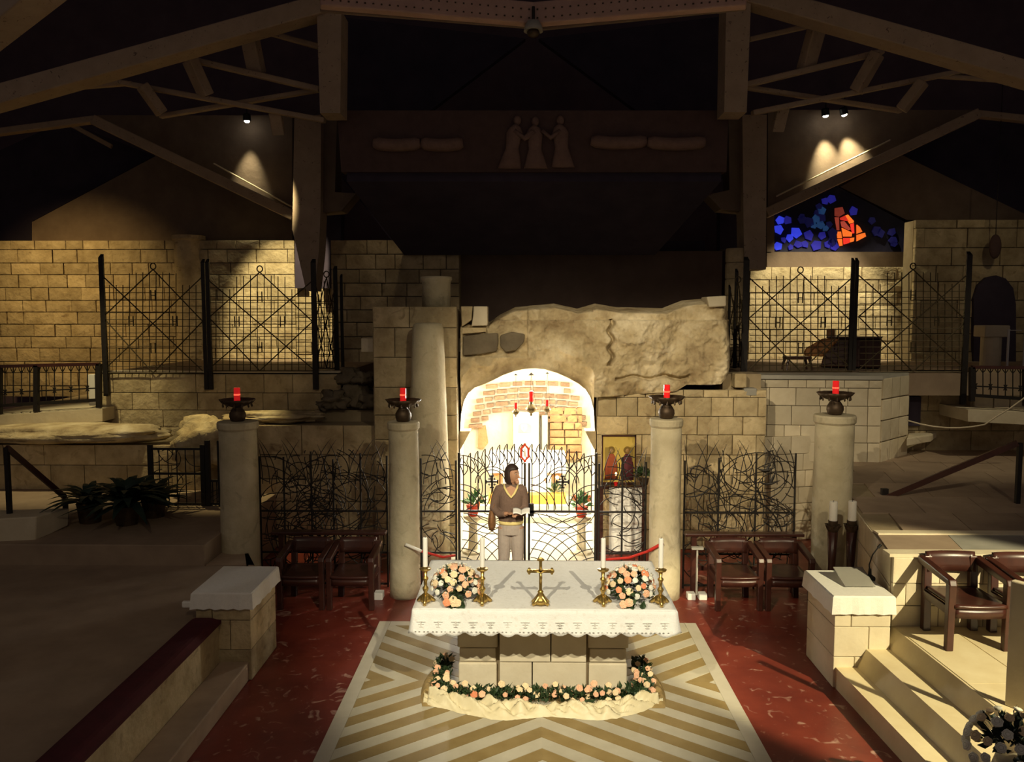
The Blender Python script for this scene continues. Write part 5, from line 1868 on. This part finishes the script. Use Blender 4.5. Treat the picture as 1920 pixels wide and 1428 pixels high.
# three hanging lamps in the arch
hl0 = None
for i, (px, py, s, lb) in enumerate(((967, 774, 0.85, 'small hanging brass lamp with red glass next to the vault shadow'), (996, 768, 1.35, 'largest hanging brass lamp with red glass in the grotto arch'),
                                     (1026, 769, 0.85, 'small hanging brass lamp with red glass before the vault brick'))):
    q = P(px, py, 12.6)
    t = thing('hanging_lamp', lb, 'lamp', q, 0, 'red glass lamps hanging in the grotto arch')
    put('bowl', B().lathe([(0.006, -0.07), (0.016, -0.06), (0.010, -0.045), (0.022, -0.035), (0.055, -0.005), (0.066, 0.02), (0.05, 0.045), (0.026, 0.06), (0.03, 0.075)] if i != 1 else
                          [(0.006, -0.07), (0.016, -0.06), (0.010, -0.045), (0.022, -0.035), (0.055, -0.01), (0.066, 0.015), (0.055, 0.035), (0.024, 0.06), (0.02, 0.08), (0.028, 0.095)], 18), M['silver'], t, smooth=True)
    z0 = 0.07 if i != 1 else 0.09
    put('glass', B().lathe([(0.022, z0), (0.025, z0 + 0.01), (0.025, z0 + 0.12), (0.022, z0 + 0.122)], 12), M['redglassdim'], t)
    top = P(px, (702, 702, 699)[i], 12.6).z - q.z
    for a in range(3):
        an = a * 2.094
        rod(t, (0.06 * math.cos(an), 0.06 * math.sin(an), 0.02), (0, 0, top / s * 0.98), 0.0022, 'chain')
    put('hook', B().lathe([(0.035, 0.0), (0.004, 0.03)], 8, (0, 0, top / s * 0.98)), M['iron'], t)
    t.scale = (s, s, s)

# icon with table
q0, q1 = P(1127, 906, 11.2), P(1193, 815, 11.2)
t = thing('icon_painting', 'gold-ground icon of two robed figures in a thin frame', 'painting', ((q0.x + q1.x) / 2, 11.2, q0.z))
W, H = q1.x - q0.x, q1.z - q0.z
put('panel', B().box((0, 0.02, H / 2), (W, 0.03, H)), M['gold'], t)
for s in (-1, 1):
    put('frame', B().box((s * (W / 2 - 0.01), 0, H / 2), (0.02, 0.03, H)), M['wood'], t)
    put('frame', B().box((0, 0, H / 2 + s * (H / 2 - 0.01)), (W, 0.03, 0.02)), M['wood'], t)
robe1, robe2 = mat('painted_red_robe', (0.30, 0.06, 0.025), (0.40, 0.10, 0.04), 12), mat('painted_dark_robe', (0.09, 0.022, 0.03), (0.15, 0.035, 0.045), 12)
skin_p = mat('painted_skin', (0.45, 0.26, 0.10), None)
for (x, mr, nm) in ((-0.10, robe1, 'painted_figure'), (0.12, robe2, 'painted_figure')):
    b = B().loft([(x, 0.0, 0.05, 0.09, 0.008), (x, 0.0, 0.25, 0.085, 0.01), (x, 0.0, 0.36, 0.065, 0.01), (x, 0.0, 0.41, 0.03, 0.008)], 10)
    put(nm, b, mr, t, smooth=True)
    put('painted_halo', B().lathe([(0.055, 0), (0.05, 0.006)], 16), M['brass'], t).matrix_basis = Matrix.Translation((x, 0.006, 0.46)) @ Matrix.Rotation(R(90), 4, 'X')
    put('painted_face', B().ball((x, -0.002, 0.455), (0.024, 0.008, 0.03), 8, 6), skin_p, t)
pa_ = mat('painted_arch', (0.34, 0.24, 0.06), None)
put('painted_arch', B().box((-0.16, 0.002, 0.38), (0.05, 0.01, 0.24)), pa_, t)
put('painted_arch', B().box((0.18, 0.002, 0.40), (0.04, 0.01, 0.20)), pa_, t)
t2 = thing('icon_table', 'dark-framed table with white cloth front below the icon', 'table', (t.location.x + 0.04, 11.2, 0))
zt = q0.z
put('tabletop', B().box((0, 0, zt - 0.025), (0.66, 0.34, 0.04)), M['wood'], t2)
put('cloth_front', B().grid(lambda a, b: Vector((-0.18 + 0.44 * a, -0.175 - 0.008 * math.sin(a * 30), 0.30 + (zt - 0.32) * b)), 40, 1), M['linen'], t2, solid=0.005)
for s in (-1, 1):
    for yy in (-0.13, 0.13):
        put('leg', B().box((s * 0.29, yy, (zt - 0.045) / 2), (0.06, 0.05, zt - 0.045)), M['wood'], t2)
put('shelf', B().box((0, 0, 0.27), (0.6, 0.3, 0.04)), M['wood'], t2)
q = P(1155, 888, 11.05)
t3 = thing('votive_candle', 'small burning votive candle before the icon', 'candle', (q.x, 11.05, zt))
put('cup', B().lathe([(0.02, 0), (0.03, 0.05), (0.026, 0.05)], 10), M['redglassdim'], t3)
put('flame', B().ball((0, 0, q.z - zt), (0.014, 0.014, 0.024), 8, 6), M['flame'], t3)
q = P(1208, 890, 11.1)
k = random.Random(9)
t4 = thing('icon_plant', 'dark leafy plant on the table beside the icon', 'plant', (q.x, 11.12, zt))
put('pot', B().lathe([(0.05, 0), (0.07, 0.09), (0.06, 0.09)], 12), M['bronze'], t4)
fo = B()
for i in range(90):
    a, e = k.uniform(0, 6.28), k.uniform(-0.2, 1.5)
    d = Vector((math.cos(a) * math.cos(e), math.sin(a) * math.cos(e), math.sin(e)))
    leaves(fo, Vector((0, 0, 0.13)) + d * k.uniform(0.02, 0.09), d, k.uniform(0.05, 0.11), 0.04, k)
put('foliage', fo, M['leaf'], t4, kind='stuff')

# red ropes hung from the columns to the gate
for (pts, lb, whiteend) in ((((760, 1020, 9.86), (790, 1033, 9.9), (830, 1044, 10.0), (858, 1040, 10.33)), 'red barrier rope with a white end tied to the left altar-side column', True),
                            (((1243, 1018, 9.86), (1215, 1033, 9.95), (1180, 1045, 10.1), (1121, 1050, 10.33)), 'red barrier rope hanging from the icon-side column', False)):
    p = [P(*q) for q in pts]
    t = thing('barrier_rope', lb, 'rope', p[0])
    o = Vector(t.location)
    p = [q - o for q in p]
    fine = []
    for i in range(len(p) - 1):
        for j in range(5):
            fine.append(p[i].lerp(p[i + 1], j / 5))
    put('rope', B().tube(fine[4:], 0.016, 8), M['redrope'], t, smooth=True)
    put('end', B().tube(fine[:6], 0.020, 8), M['wax'] if whiteend else M['redrope'], t, smooth=True)


# ------------------------------------------------------------------ person before the gate
skin = mat('skin', (0.36, 0.19, 0.11), (0.42, 0.23, 0.14), 20, 0.6)
hairm = mat('dark_brown_hair', (0.022, 0.013, 0.012), (0.045, 0.026, 0.022), 40, 0.5)
knit = mat('brown_knit', (0.125, 0.080, 0.060), (0.17, 0.11, 0.082), 60, 0.95, obj=True)
yel = mat('pale_yellow_shirt', (0.62, 0.50, 0.19), (0.70, 0.58, 0.26), 30, 0.9)
trs = mat('grey_trousers', (0.33, 0.28, 0.24), (0.40, 0.34, 0.30), 30, 0.95)
pe = thing('person', 'person in brown v-neck sweater and grey trousers looking aside at the gate', 'person', (-0.175, 10.0, 0.021))
FD = Vector((math.sin(R(52)), -math.cos(R(52)), 0))          # where the face looks
HC = Vector((0.018, -0.005, 1.535))
sd_ = Vector((-FD.y, FD.x, 0))
b = B()
hb = B().ball((0, 0, 0), 1.0, 24, 18)
for i, v in enumerate(hb.v):                                   # head: narrower jaw, flat face
    f, s, z = v.x, v.y, v.z
    jaw = 1 - 0.30 * max(0, -z) ** 1.5
    fw = f * (0.092 if f < 0 else 0.088) * (1 - 0.10 * max(0, -z))
    hb.v[i] = HC + FD * fw + sd_ * (s * 0.072 * jaw) + Vector((0, 0, z * 0.112))
b.add(hb.v, hb.f)
b.tube([HC + FD * 0.083 + Vector((0, 0, 0.022)), HC + FD * 0.098 + Vector((0, 0, -0.012)), HC + FD * 0.106 + Vector((0, 0, -0.026)), HC + FD * 0.086 + Vector((0, 0, -0.036))], [0.009, 0.012, 0.015, 0.012], 8)  # nose
b.ball(HC + FD * 0.078 + Vector((0, 0, -0.092)), 0.026, 10, 8)   # chin
b.ball(HC + FD * 0.086 + Vector((0, 0, -0.062)), (0.014, 0.014, 0.009), 8, 6)
for s in (-1, 1):
    b.ball(HC + sd_ * (0.073 * s) - FD * 0.008 + Vector((0, 0, -0.012)), (0.014, 0.014, 0.03), 8, 6)
b.tube([HC + Vector((0, 0, -0.06)), (0.008, 0.015, 1.43), (0.0, 0.02, 1.36)], [0.056, 0.050, 0.060], 12)
b.loft([(0, 0.01, 0.84, 0.135, 0.095), (0, 0.01, 0.93, 0.140, 0.10), (0, 0.0, 1.04, 0.118, 0.088), (0, 0.0, 1.18, 0.130, 0.098), (0, 0.005, 1.30, 0.140, 0.095), (0, 0.015, 1.375, 0.110, 0.075), (0, 0.02, 1.41, 0.055, 0.055)], 18)
armA = [(-0.135, 0.01, 1.345), (-0.185, 0.02, 1.24), (-0.212, 0.01, 1.105), (-0.14, -0.10, 1.06), (-0.04, -0.185, 1.085)]
armB = [(0.135, 0.01, 1.345), (0.160, 0.02, 1.24), (0.165, 0.0, 1.115), (0.145, -0.10, 1.075), (0.12, -0.19, 1.085)]
b.tube(armA, [0.046, 0.043, 0.038, 0.033, 0.026], 10)
b.tube(armB, [0.046, 0.043, 0.038, 0.033, 0.026], 10)


def hand(b, w, d, up, s):
    """w wrist, d pointing direction, up palm normal, s thumb side"""
    w, d, up = Vector(w), Vector(d).normalized(), Vector(up).normalized()
    side = d.cross(up).normalized() * s
    b.tube([w, w + d * 0.03, w + d * 0.085], [0.025, 0.032, 0.034], 10, True, 0.45)
    for k, (o_, L) in enumerate(((-0.026, 0.058), (-0.009, 0.070), (0.009, 0.066), (0.026, 0.050))):
        p0 = w + d * 0.078 + side * o_
        b.tube([p0, p0 + d * L * 0.5 + up * 0.006, p0 + d * L * 0.85 - up * 0.012, p0 + d * L - up * 0.026], [0.0095, 0.009, 0.0085, 0.007], 8)
    p0 = w + d * 0.03 - side * 0.026
    b.tube([p0, p0 + d * 0.025 - side * 0.022, p0 + d * 0.06 - side * 0.018 + up * 0.014], [0.012, 0.0105, 0.008], 8)


hand(b, armA[-1], (0.9, -0.30, 0.12), (0, 0, 1), -1)
hand(b, armB[-1], (-0.55, -0.70, 0.05), (0, 0, 1), 1)
for s in (-1, 1):
    b.tube([(s * 0.075, 0.01, 0.88), (s * 0.082, 0.0, 0.66), (s * 0.085, 0.0, 0.46), (s * 0.088, 0.015, 0.25), (s * 0.09, 0.02, 0.07)], [0.085, 0.072, 0.053, 0.048, 0.036], 12)
    b.tube([(s * 0.092, 0.05, 0.035), (s * 0.095, -0.05, 0.035), (s * 0.10, -0.14, 0.025), (s * 0.10, -0.17, 0.022)], [0.034, 0.038, 0.030, 0.015], 10)
bo = put('body', b, skin, pe, smooth=True)
md = bo.modifiers.new('merge', 'REMESH')
md.mode = 'VOXEL'
md.voxel_size = 0.0055
md.use_smooth_shade = True
md = bo.modifiers.new('soften', 'SMOOTH')
md.factor = 0.5
md.iterations = 2
# eyes, brows and mouth
for s in (-1, 1):
    e = HC + FD * 0.078 + sd_ * (0.030 * s) + Vector((0, 0, 0.010))
    put('eye', B().ball(e, 0.0075, 10, 8), M['slab'], pe, smooth=True)
    put('pupil', B().ball(e + FD * 0.005, 0.0048, 8, 6), M['black'], pe)
    put('eyebrow', B().tube([e + Vector((0, 0, 0.020)) + sd_ * (-0.014 * s) + FD * 0.006, e + Vector((0, 0, 0.024)) + FD * 0.004, e + Vector((0, 0, 0.019)) + sd_ * (0.016 * s) - FD * 0.006], 0.003, 6), hairm, pe)
put('lips', B().tube([HC + FD * 0.083 + sd_ * -0.020 + Vector((0, 0, -0.063)), HC + FD * 0.094 + Vector((0, 0, -0.062)), HC + FD * 0.083 + sd_ * 0.020 + Vector((0, 0, -0.063))], [0.003, 0.007, 0.003], 8), mat('lips', (0.30, 0.10, 0.075), None), pe, smooth=True)
# hair: bob that leaves the face free
hb = B().ball((0, 0, 0), 1.0, 32, 24)
for i, v in enumerate(hb.v):
    f, s, z = v.x, v.y, v.z
    r = 1.0 + 0.03 * noise.noise(Vector((f * 6, s * 6, z * 2)))
    fx, sy, zz = f * 0.104, s * 0.086, z * 0.124
    if z < 0.0:                                                # hair hangs down to the neck
        hang = 0.35 + 0.65 * max(0.0, min(1, (0.35 - f) * 1.6))
        zz = z * (0.124 + 0.05 * hang)
        sy *= 1.0 + 0.02
    face = max(0.0, min(1.0, (f - 0.22) * 4)) * max(0.0, min(1.0, (0.48 - z) * 5))
    fx = fx * (1 - 0.62 * face)
    sy = sy * (1 - 0.22 * face)
    hb.v[i] = HC + FD * (fx * r - 0.006) + sd_ * (sy * r) + Vector((0, 0, zz * r + 0.006))
put('hair', hb, hairm, pe, smooth=True)
# clothes
sw = B()
sw.loft([(0, 0.008, 0.955, 0.152, 0.114), (0, 0.008, 0.99, 0.156, 0.116), (0, 0.0, 1.06, 0.142, 0.108), (0, 0.0, 1.18, 0.148, 0.114), (0, 0.005, 1.28, 0.158, 0.112), (0, 0.012, 1.345, 0.150, 0.096), (0, 0.018, 1.390, 0.100, 0.078), (0, 0.022, 1.412, 0.070, 0.062)], 24)
sw.tube([(-0.10, 0.012, 1.35)] + armA[:-1] + [(-0.065, -0.165, 1.08)], [0.062, 0.064, 0.060, 0.054, 0.047, 0.040], 14)
sw.tube([(0.10, 0.012, 1.35)] + armB[:-1] + [(0.125, -0.165, 1.083)], [0.062, 0.064, 0.060, 0.054, 0.047, 0.040], 14)
so_ = put('sweater', sw, knit, pe, smooth=True)
md = so_.modifiers.new('merge', 'REMESH')
md.mode = 'VOXEL'
md.voxel_size = 0.007
md.use_smooth_shade = True
put('shirt_collar', B().tube([(-0.085, 0.015, 1.405), (-0.075, -0.060, 1.375), (-0.035, -0.108, 1.315), (0.005, -0.124, 1.268), (0.045, -0.108, 1.315), (0.078, -0.060, 1.375), (0.088, 0.015, 1.405)], [0.012, 0.014, 0.014, 0.013, 0.014, 0.014, 0.012], 8), yel, pe, smooth=True)
put('neck_skin', B().add([(-0.066, -0.075, 1.372), (0.068, -0.075, 1.372), (0.005, -0.122, 1.280), (0.0, -0.052, 1.40)], [(0, 2, 3), (2, 1, 3)]), skin, pe, solid=0.006)
put('shirt_hem', B().loft([(0, 0.008, 0.918, 0.150, 0.112), (0, 0.008, 0.93, 0.152, 0.114), (0, 0.008, 0.962, 0.151, 0.113)], 24), yel, pe, smooth=True)
tr = B()
tr.loft([(0, 0.01, 0.79, 0.150, 0.112), (0, 0.01, 0.86, 0.150, 0.112), (0, 0.01, 0.93, 0.143, 0.107)], 20)
for s in (-1, 1):
    tr.tube([(s * 0.074, 0.01, 0.86), (s * 0.080, 0.005, 0.70), (s * 0.086, 0.005, 0.46), (s * 0.09, 0.012, 0.24), (s * 0.093, 0.015, 0.055)], [0.088, 0.085, 0.070, 0.067, 0.070], 14)
to = put('trousers', tr, trs, pe, smooth=True)
md = to.modifiers.new('merge', 'REMESH')
md.mode = 'VOXEL'
md.voxel_size = 0.008
md.use_smooth_shade = True
for s in (-1, 1):
    put('shoe', B().loft([(s * 0.098, -0.055, 0.0, 0.046, 0.135), (s * 0.098, -0.055, 0.025, 0.047, 0.136), (s * 0.096, -0.035, 0.055, 0.043, 0.11), (s * 0.093, 0.02, 0.085, 0.038, 0.05)], 16), M['black'], pe, smooth=True)
bk = thing('booklet', 'open white booklet held by the person at the gate', 'booklet', (-0.175 + 0.13, 9.745, 1.125))
for s in (-1, 1):
    put('page', B().grid(lambda a, c: Vector((s * 0.10 * a, -0.075 + 0.15 * c - 0.02 * a, 0.022 * a + 0.012 * math.sin(math.pi * a) + 0.035 * c)), 8, 4), M['whitebox'], bk, smooth=True, solid=0.003)
ba = thing('shoulder_bag', 'brown leather bag hanging at the hip of the person', 'bag', (-0.175 - 0.235, 10.05, 0.86))
lea = mat('brown_leather', (0.16, 0.075, 0.03), (0.24, 0.12, 0.05), 20, 0.5)
put('pouch', B().loft([(0, 0, 0, 0.035, 0.10), (0, 0, 0.05, 0.05, 0.13), (0, 0, 0.16, 0.046, 0.13), (0.005, 0, 0.24, 0.03, 0.11)], 16), lea, ba, smooth=True)
put('strap', B().tube([(0.0, -0.10, 0.22), (0.03, -0.09, 0.32), (0.05, 0.0, 0.40), (0.03, 0.09, 0.32), (0.0, 0.10, 0.22)], 0.010, 8, True, 0.5), lea, ba, smooth=True)

# ------------------------------------------------------------------ upper gallery, right: piano, stool, font
q = P(1560, 690, 15.0)
t = thing('piano', 'brown wooden piano with rounded key lid behind the lattice', 'piano', (q.x - 0.28, 14.75, UZ), R(-24))
put('case', B().hexa([(-0.02, 0, 0.02), (0.95, 0, 0.02), (0.95, 0.75, 0.02), (-0.02, 0.75, 0.02), (0.10, 0, 0.52), (0.95, 0, 0.52), (0.95, 0.75, 0.52), (0.10, 0.75, 0.52)]), M['wood'], t, bev=0.02)
put('key_lid', B().prism([(-0.28, -0.03, 0.20), (-0.30, -0.03, 0.27), (-0.27, -0.03, 0.35), (0.0, -0.03, 0.52), (0.30, -0.03, 0.53), (0.02, -0.03, 0.20)], (0, 0.82, 0)), M['pianolit'], t, bev=0.02)
put('lid', B().box((0.52, 0.37, 0.545), (0.90, 0.84, 0.03)), M['wood'], t, bev=0.01)
put('music_desk', B().box((0.12, 0.40, 0.62), (0.14, 0.36, 0.14)), M['pianolit'], t, bev=0.01)
q = P(1494, 690, 14.2)
t = thing('piano_stool', 'small wooden stool with curved legs beside the piano', 'stool', (q.x, 14.2, UZ))
put('seat', B().box((0, 0, 0.21), (0.42, 0.28, 0.05)), M['wood'], t, bev=0.015)
for sx in (-1, 1):
    for sy in (-1, 1):
        put('leg', B().tube([(sx * 0.17, sy * 0.10, 0.20), (sx * 0.20, sy * 0.12, 0.10), (sx * 0.21, sy * 0.13, 0.0)], [0.025, 0.02, 0.016], 8), M['wood'], t)
q = P(1856, 690, 15.0)
t = thing('stone_font', 'short stone column with square cap before the dark archway', 'pedestal', (q.x, 15.0, UZ - 0.0))
h = P(1856, 609, 15.0).z - UZ
put('shaft', B().lathe([(0.17, 0), (0.17, h - 0.2)], 20), M['tile'], t, smooth=False)
put('cap', B().box((0, 0, h - 0.11), (0.44, 0.4, 0.21)), M['tile'], t, bev=0.02)
for i, px in enumerate((1888, 1919)):
    q = P(px, 690, 14.6)
    zt = P(px, 617, 14.6).z
    o = put('barrier_pole', B().lathe([(0.10, 0), (0.10, 0.015), (0.02, 0.02), (0.02, zt - UZ - 0.03), (0.028, zt - UZ)], 12), M['whitebox'])
    o.location = (q.x, 14.6, UZ)
    tag(o, ('white slim barrier pole beside the stone font', 'white slim barrier pole at the wire end away from the font')[i], 'pole')
t = thing('barrier_wire', 'thin wire strung between the white barrier poles', 'wire', P(1888, 619, 14.6))
put('wire', B().tube([(0.03, 0, 0), (P(1919, 619, 14.6) - P(1888, 619, 14.6)).x * Vector((1, 0, 0)) - Vector((0.03, 0, 0))], 0.006, 6), M['whitebox'], t)
q = P(1866, 462, 16.6)
t = thing('oval_pendant', 'dark oval pendant hanging by a cord before the right wall', 'ornament', q)
put('body', B().ball((0, 0, 0), (0.12, 0.06, 0.24), 16, 12), M['frieze'], t, smooth=True)
rod(t, (0, 0, 0.24), (0, 0, 3.2), 0.008, 'cord')

# right side: handrail, chain, low blocks
q0, q1 = P(1655, 935, 10.35), P(1908, 830, 9.9)
t = thing('stair_handrail', 'dark sloping handrail over the raised right floor', 'handrail', (q0.x, 10.35, 1.236))
o = Vector(t.location)
put('rail', B().beam(q0 - o, q1 - o, 0.05, 0.07), M['wood'], t)
pq_ = q1 - o
put('post', B().box((pq_.x + 0.03, pq_.y, (pq_.z) / 2), (0.05, 0.05, pq_.z)), M['iron'], t)
put('foot', B().box((q0.x - o.x + 0.02, q0.y - o.y, 0.04), (0.08, 0.06, 0.08)), M['iron'], t)
pts = [P(1702 + 24 * i, 788 + 14 * (1 - ((i - 3.6) / 3.6) ** 2) - (6 if i > 6 else 0) - 4 * max(0, i - 6) ** 1.3, 12.6 - 0.05 * i) for i in range(11)]
t = thing('barrier_chain', 'pale rope swag hanging beside the faceted wall', 'rope', pts[0])
put('rope', B().tube([p - pts[0] for p in pts], 0.012, 6), M['tile'], t, smooth=True)
o = put('stone_kerb', B().hexa([P(1700, 836, 12.9), P(1745, 828, 13.5), P(1756, 820, 13.8), P(1704, 822, 13.6), P(1700, 822, 12.9), P(1746, 816, 13.5), P(1756, 810, 13.8), P(1704, 812, 13.6)]), M['tile'], bev=0.01)
tag(o, 'low stone kerb beside the foot of the faceted wall', 'kerb')
o = put('wall_cabinet', B().box((0, 0, 0), (0.20, 0.10, 0.50)), M['darkceil'], bev=0.01)
o.location = P(1713, 770, 13.80)
tag(o, 'dark box fixed to the wall right of the faceted corner', 'box')
t = thing('metal_stand', 'slim metal stand with white foot behind the icon column', 'stand', (P(1303, 1100, 10.15).x - 0.01, 10.0, 0.0))
put('pole', B().lathe([(0.014, 0.05), (0.012, 0.62)], 8), M['slab'], t)
put('head', B().box((0, 0, 0.64), (0.14, 0.06, 0.03)), M['slab'], t)
for s in (-1, 1):
    put('foot', B().box((s * 0.07, 0, 0.04), (0.10, 0.12, 0.08)), M['whitebox'], t, bev=0.01)
o = put('floor_box', B().box((0, 0, 0.045), (0.11, 0.14, 0.09)), M['whitebox'], bev=0.01)
o.location = (P(712, 1105, 10.0).x, 9.95, 0)
tag(o, 'small white floor box next to the altar-side column foot', 'box')

# ------------------------------------------------------------------ left side: plants, rails
def strap_plant(c, label, seed, n, L, name='leafy_plant', wd=0.05, potr=0.16):
    k = random.Random(seed)
    t = thing(name, label, 'plant', c)
    put('planter', B().lathe([(potr * 0.8, 0), (potr, 0.24), (potr * 1.05, 0.25), (potr * 0.8, 0.22)], 16), M['bronze'], t)
    fo = B()
    for i in range(n):
        a = k.uniform(0, 6.28)
        e = k.uniform(0.5, 1.45)
        ln = L * k.uniform(0.6, 1.1)
        d = Vector((math.cos(a), math.sin(a), 0))
        u = Vector((-d.y, d.x, 0))
        v = []
        for j in range(7):
            s = j / 6
            p = d * (ln * s * math.cos(e) + 0.25 * ln * s * s) + Vector((0, 0, 0.22 + ln * (s * math.sin(e) - 0.55 * s * s)))
            p.z = max(p.z, 0.02)
            w_ = wd * math.sin(math.pi * (0.12 + 0.88 * s)) + 0.004
            v += [p - u * w_, p + u * w_]
        fo.add(v, [(2 * j, 2 * j + 1, 2 * j + 3, 2 * j + 2) for j in range(6)])
    put('foliage', fo, M['leafdark'], t, kind='stuff')
    return t


q = P(165, 960, 10.4)
strap_plant((q.x, 10.45, 0.82), 'dark arching plant next to the stone slab bench', 3, 46, 0.62)
q = P(235, 985, 10.3)
strap_plant((q.x, 10.35, 0.82), 'dark bushy plant between the arching plant and the iron fence', 5, 90, 0.80, wd=0.06)
q = P(292, 960, 10.8)
strap_plant((q.x, 10.75, 0.82), 'dark low plant touching the iron fence post', 7, 54, 0.62, wd=0.055)
q0, q1 = P(12, 838, 9.9), P(122, 932, 10.6)
t = thing('stair_handrail', 'dark sloping handrail beside the arching plant', 'handrail', (q0.x, 9.9, 0.82))
o = Vector(t.location)
put('rail', B().beam(q0 - o, q1 - o, 0.05, 0.06), M['wood'], t)
put('post', B().box((0, 0, (q0.z - 0.82) / 2), (0.05, 0.05, q0.z - 0.82)), M['iron'], t)
put('foot', B().box((q1.x - o.x, q1.y - o.y, (q1.z - .82) / 2), (0.05, 0.05, q1.z - 0.82)), M['iron'], t)
o = put('slab_bench', B().hexa([P(-60, 1030, 9.45), P(66, 1015, 9.6), P(128, 985, 10.2), P(-60, 985, 10.3), P(-60, 975, 9.45), P(68, 968, 9.6), P(130, 952, 10.2), P(-60, 958, 10.3)]), M['tile'], bev=0.015)
tag(o, 'pale stone slab bench beside the arching plant', 'bench')

# ------------------------------------------------------------------ roof lamps
def fixture(px, py, Y, label, tgt, power, angle, lit=True):
    q = P(px, py, Y)
    t = thing('ceiling_spotlight', label, 'lamp', q, 0, 'spotlights under the roof')
    d = (Vector(tgt) - q).normalized()
    rotm = d.to_track_quat('-Z', 'Y').to_matrix().to_4x4()
    a = put('housing', B().lathe([(0.05, 0.14), (0.075, 0.12), (0.08, 0.0), (0.075, 0.0)], 14), M['black'], t)
    a.matrix_basis = rotm
    g = put('bulb', B().ball((0, 0, -0.015), (0.055, 0.055, 0.03), 12, 8), M['lampglow'], t)
    g.matrix_basis = rotm
    rod(t, (0, 0, 0.10), (0, 0, 0.42), 0.012, 'stem')
    spot('roof_spot', q + d * 0.07, tgt, power, angle, 1.0, (1, 0.90, 0.55), 0.03)


fixture(463, 226, 17.0, 'single glowing spotlight over the left gallery wall', P(466, 395, 17.30), 170, 44)
fixture(1548, 216, 17.0, 'glowing spotlight over the stained glass nearest the pier', P(1556, 340, 17.30), 360, 50)
fixture(1583, 214, 17.0, 'glowing spotlight over the stained glass away from the pier', P(1608, 330, 17.30), 360, 50)
for i, (px, py, Y, lb) in enumerate(((650, 12, 10.9, 'unlit dome lamp under the ring beam beside the left pier'), (1000, 56, 11.3, 'unlit dome lamp under the ring beam corner'), (1352, 10, 10.9, 'unlit dome lamp under the ring beam beside the right pier'))):
    q = P(px, py, Y)
    t = thing('dome_lamp', lb, 'lamp', q, 0, 'unlit dome lamps under the ring beam')
    put('shade', B().lathe([(0.03, 0.13), (0.08, 0.11), (0.115, 0.05), (0.13, -0.02), (0.12, -0.02), (0.07, 0.04)], 18), M['slab'], t, smooth=True)
    put('lens', B().ball((0, 0, -0.04), (0.085, 0.085, 0.06), 14, 8), M['bronze'], t, smooth=True)
    rod(t, (0, 0, 0.12), (0, 0, 0.30), 0.02, 'stem')
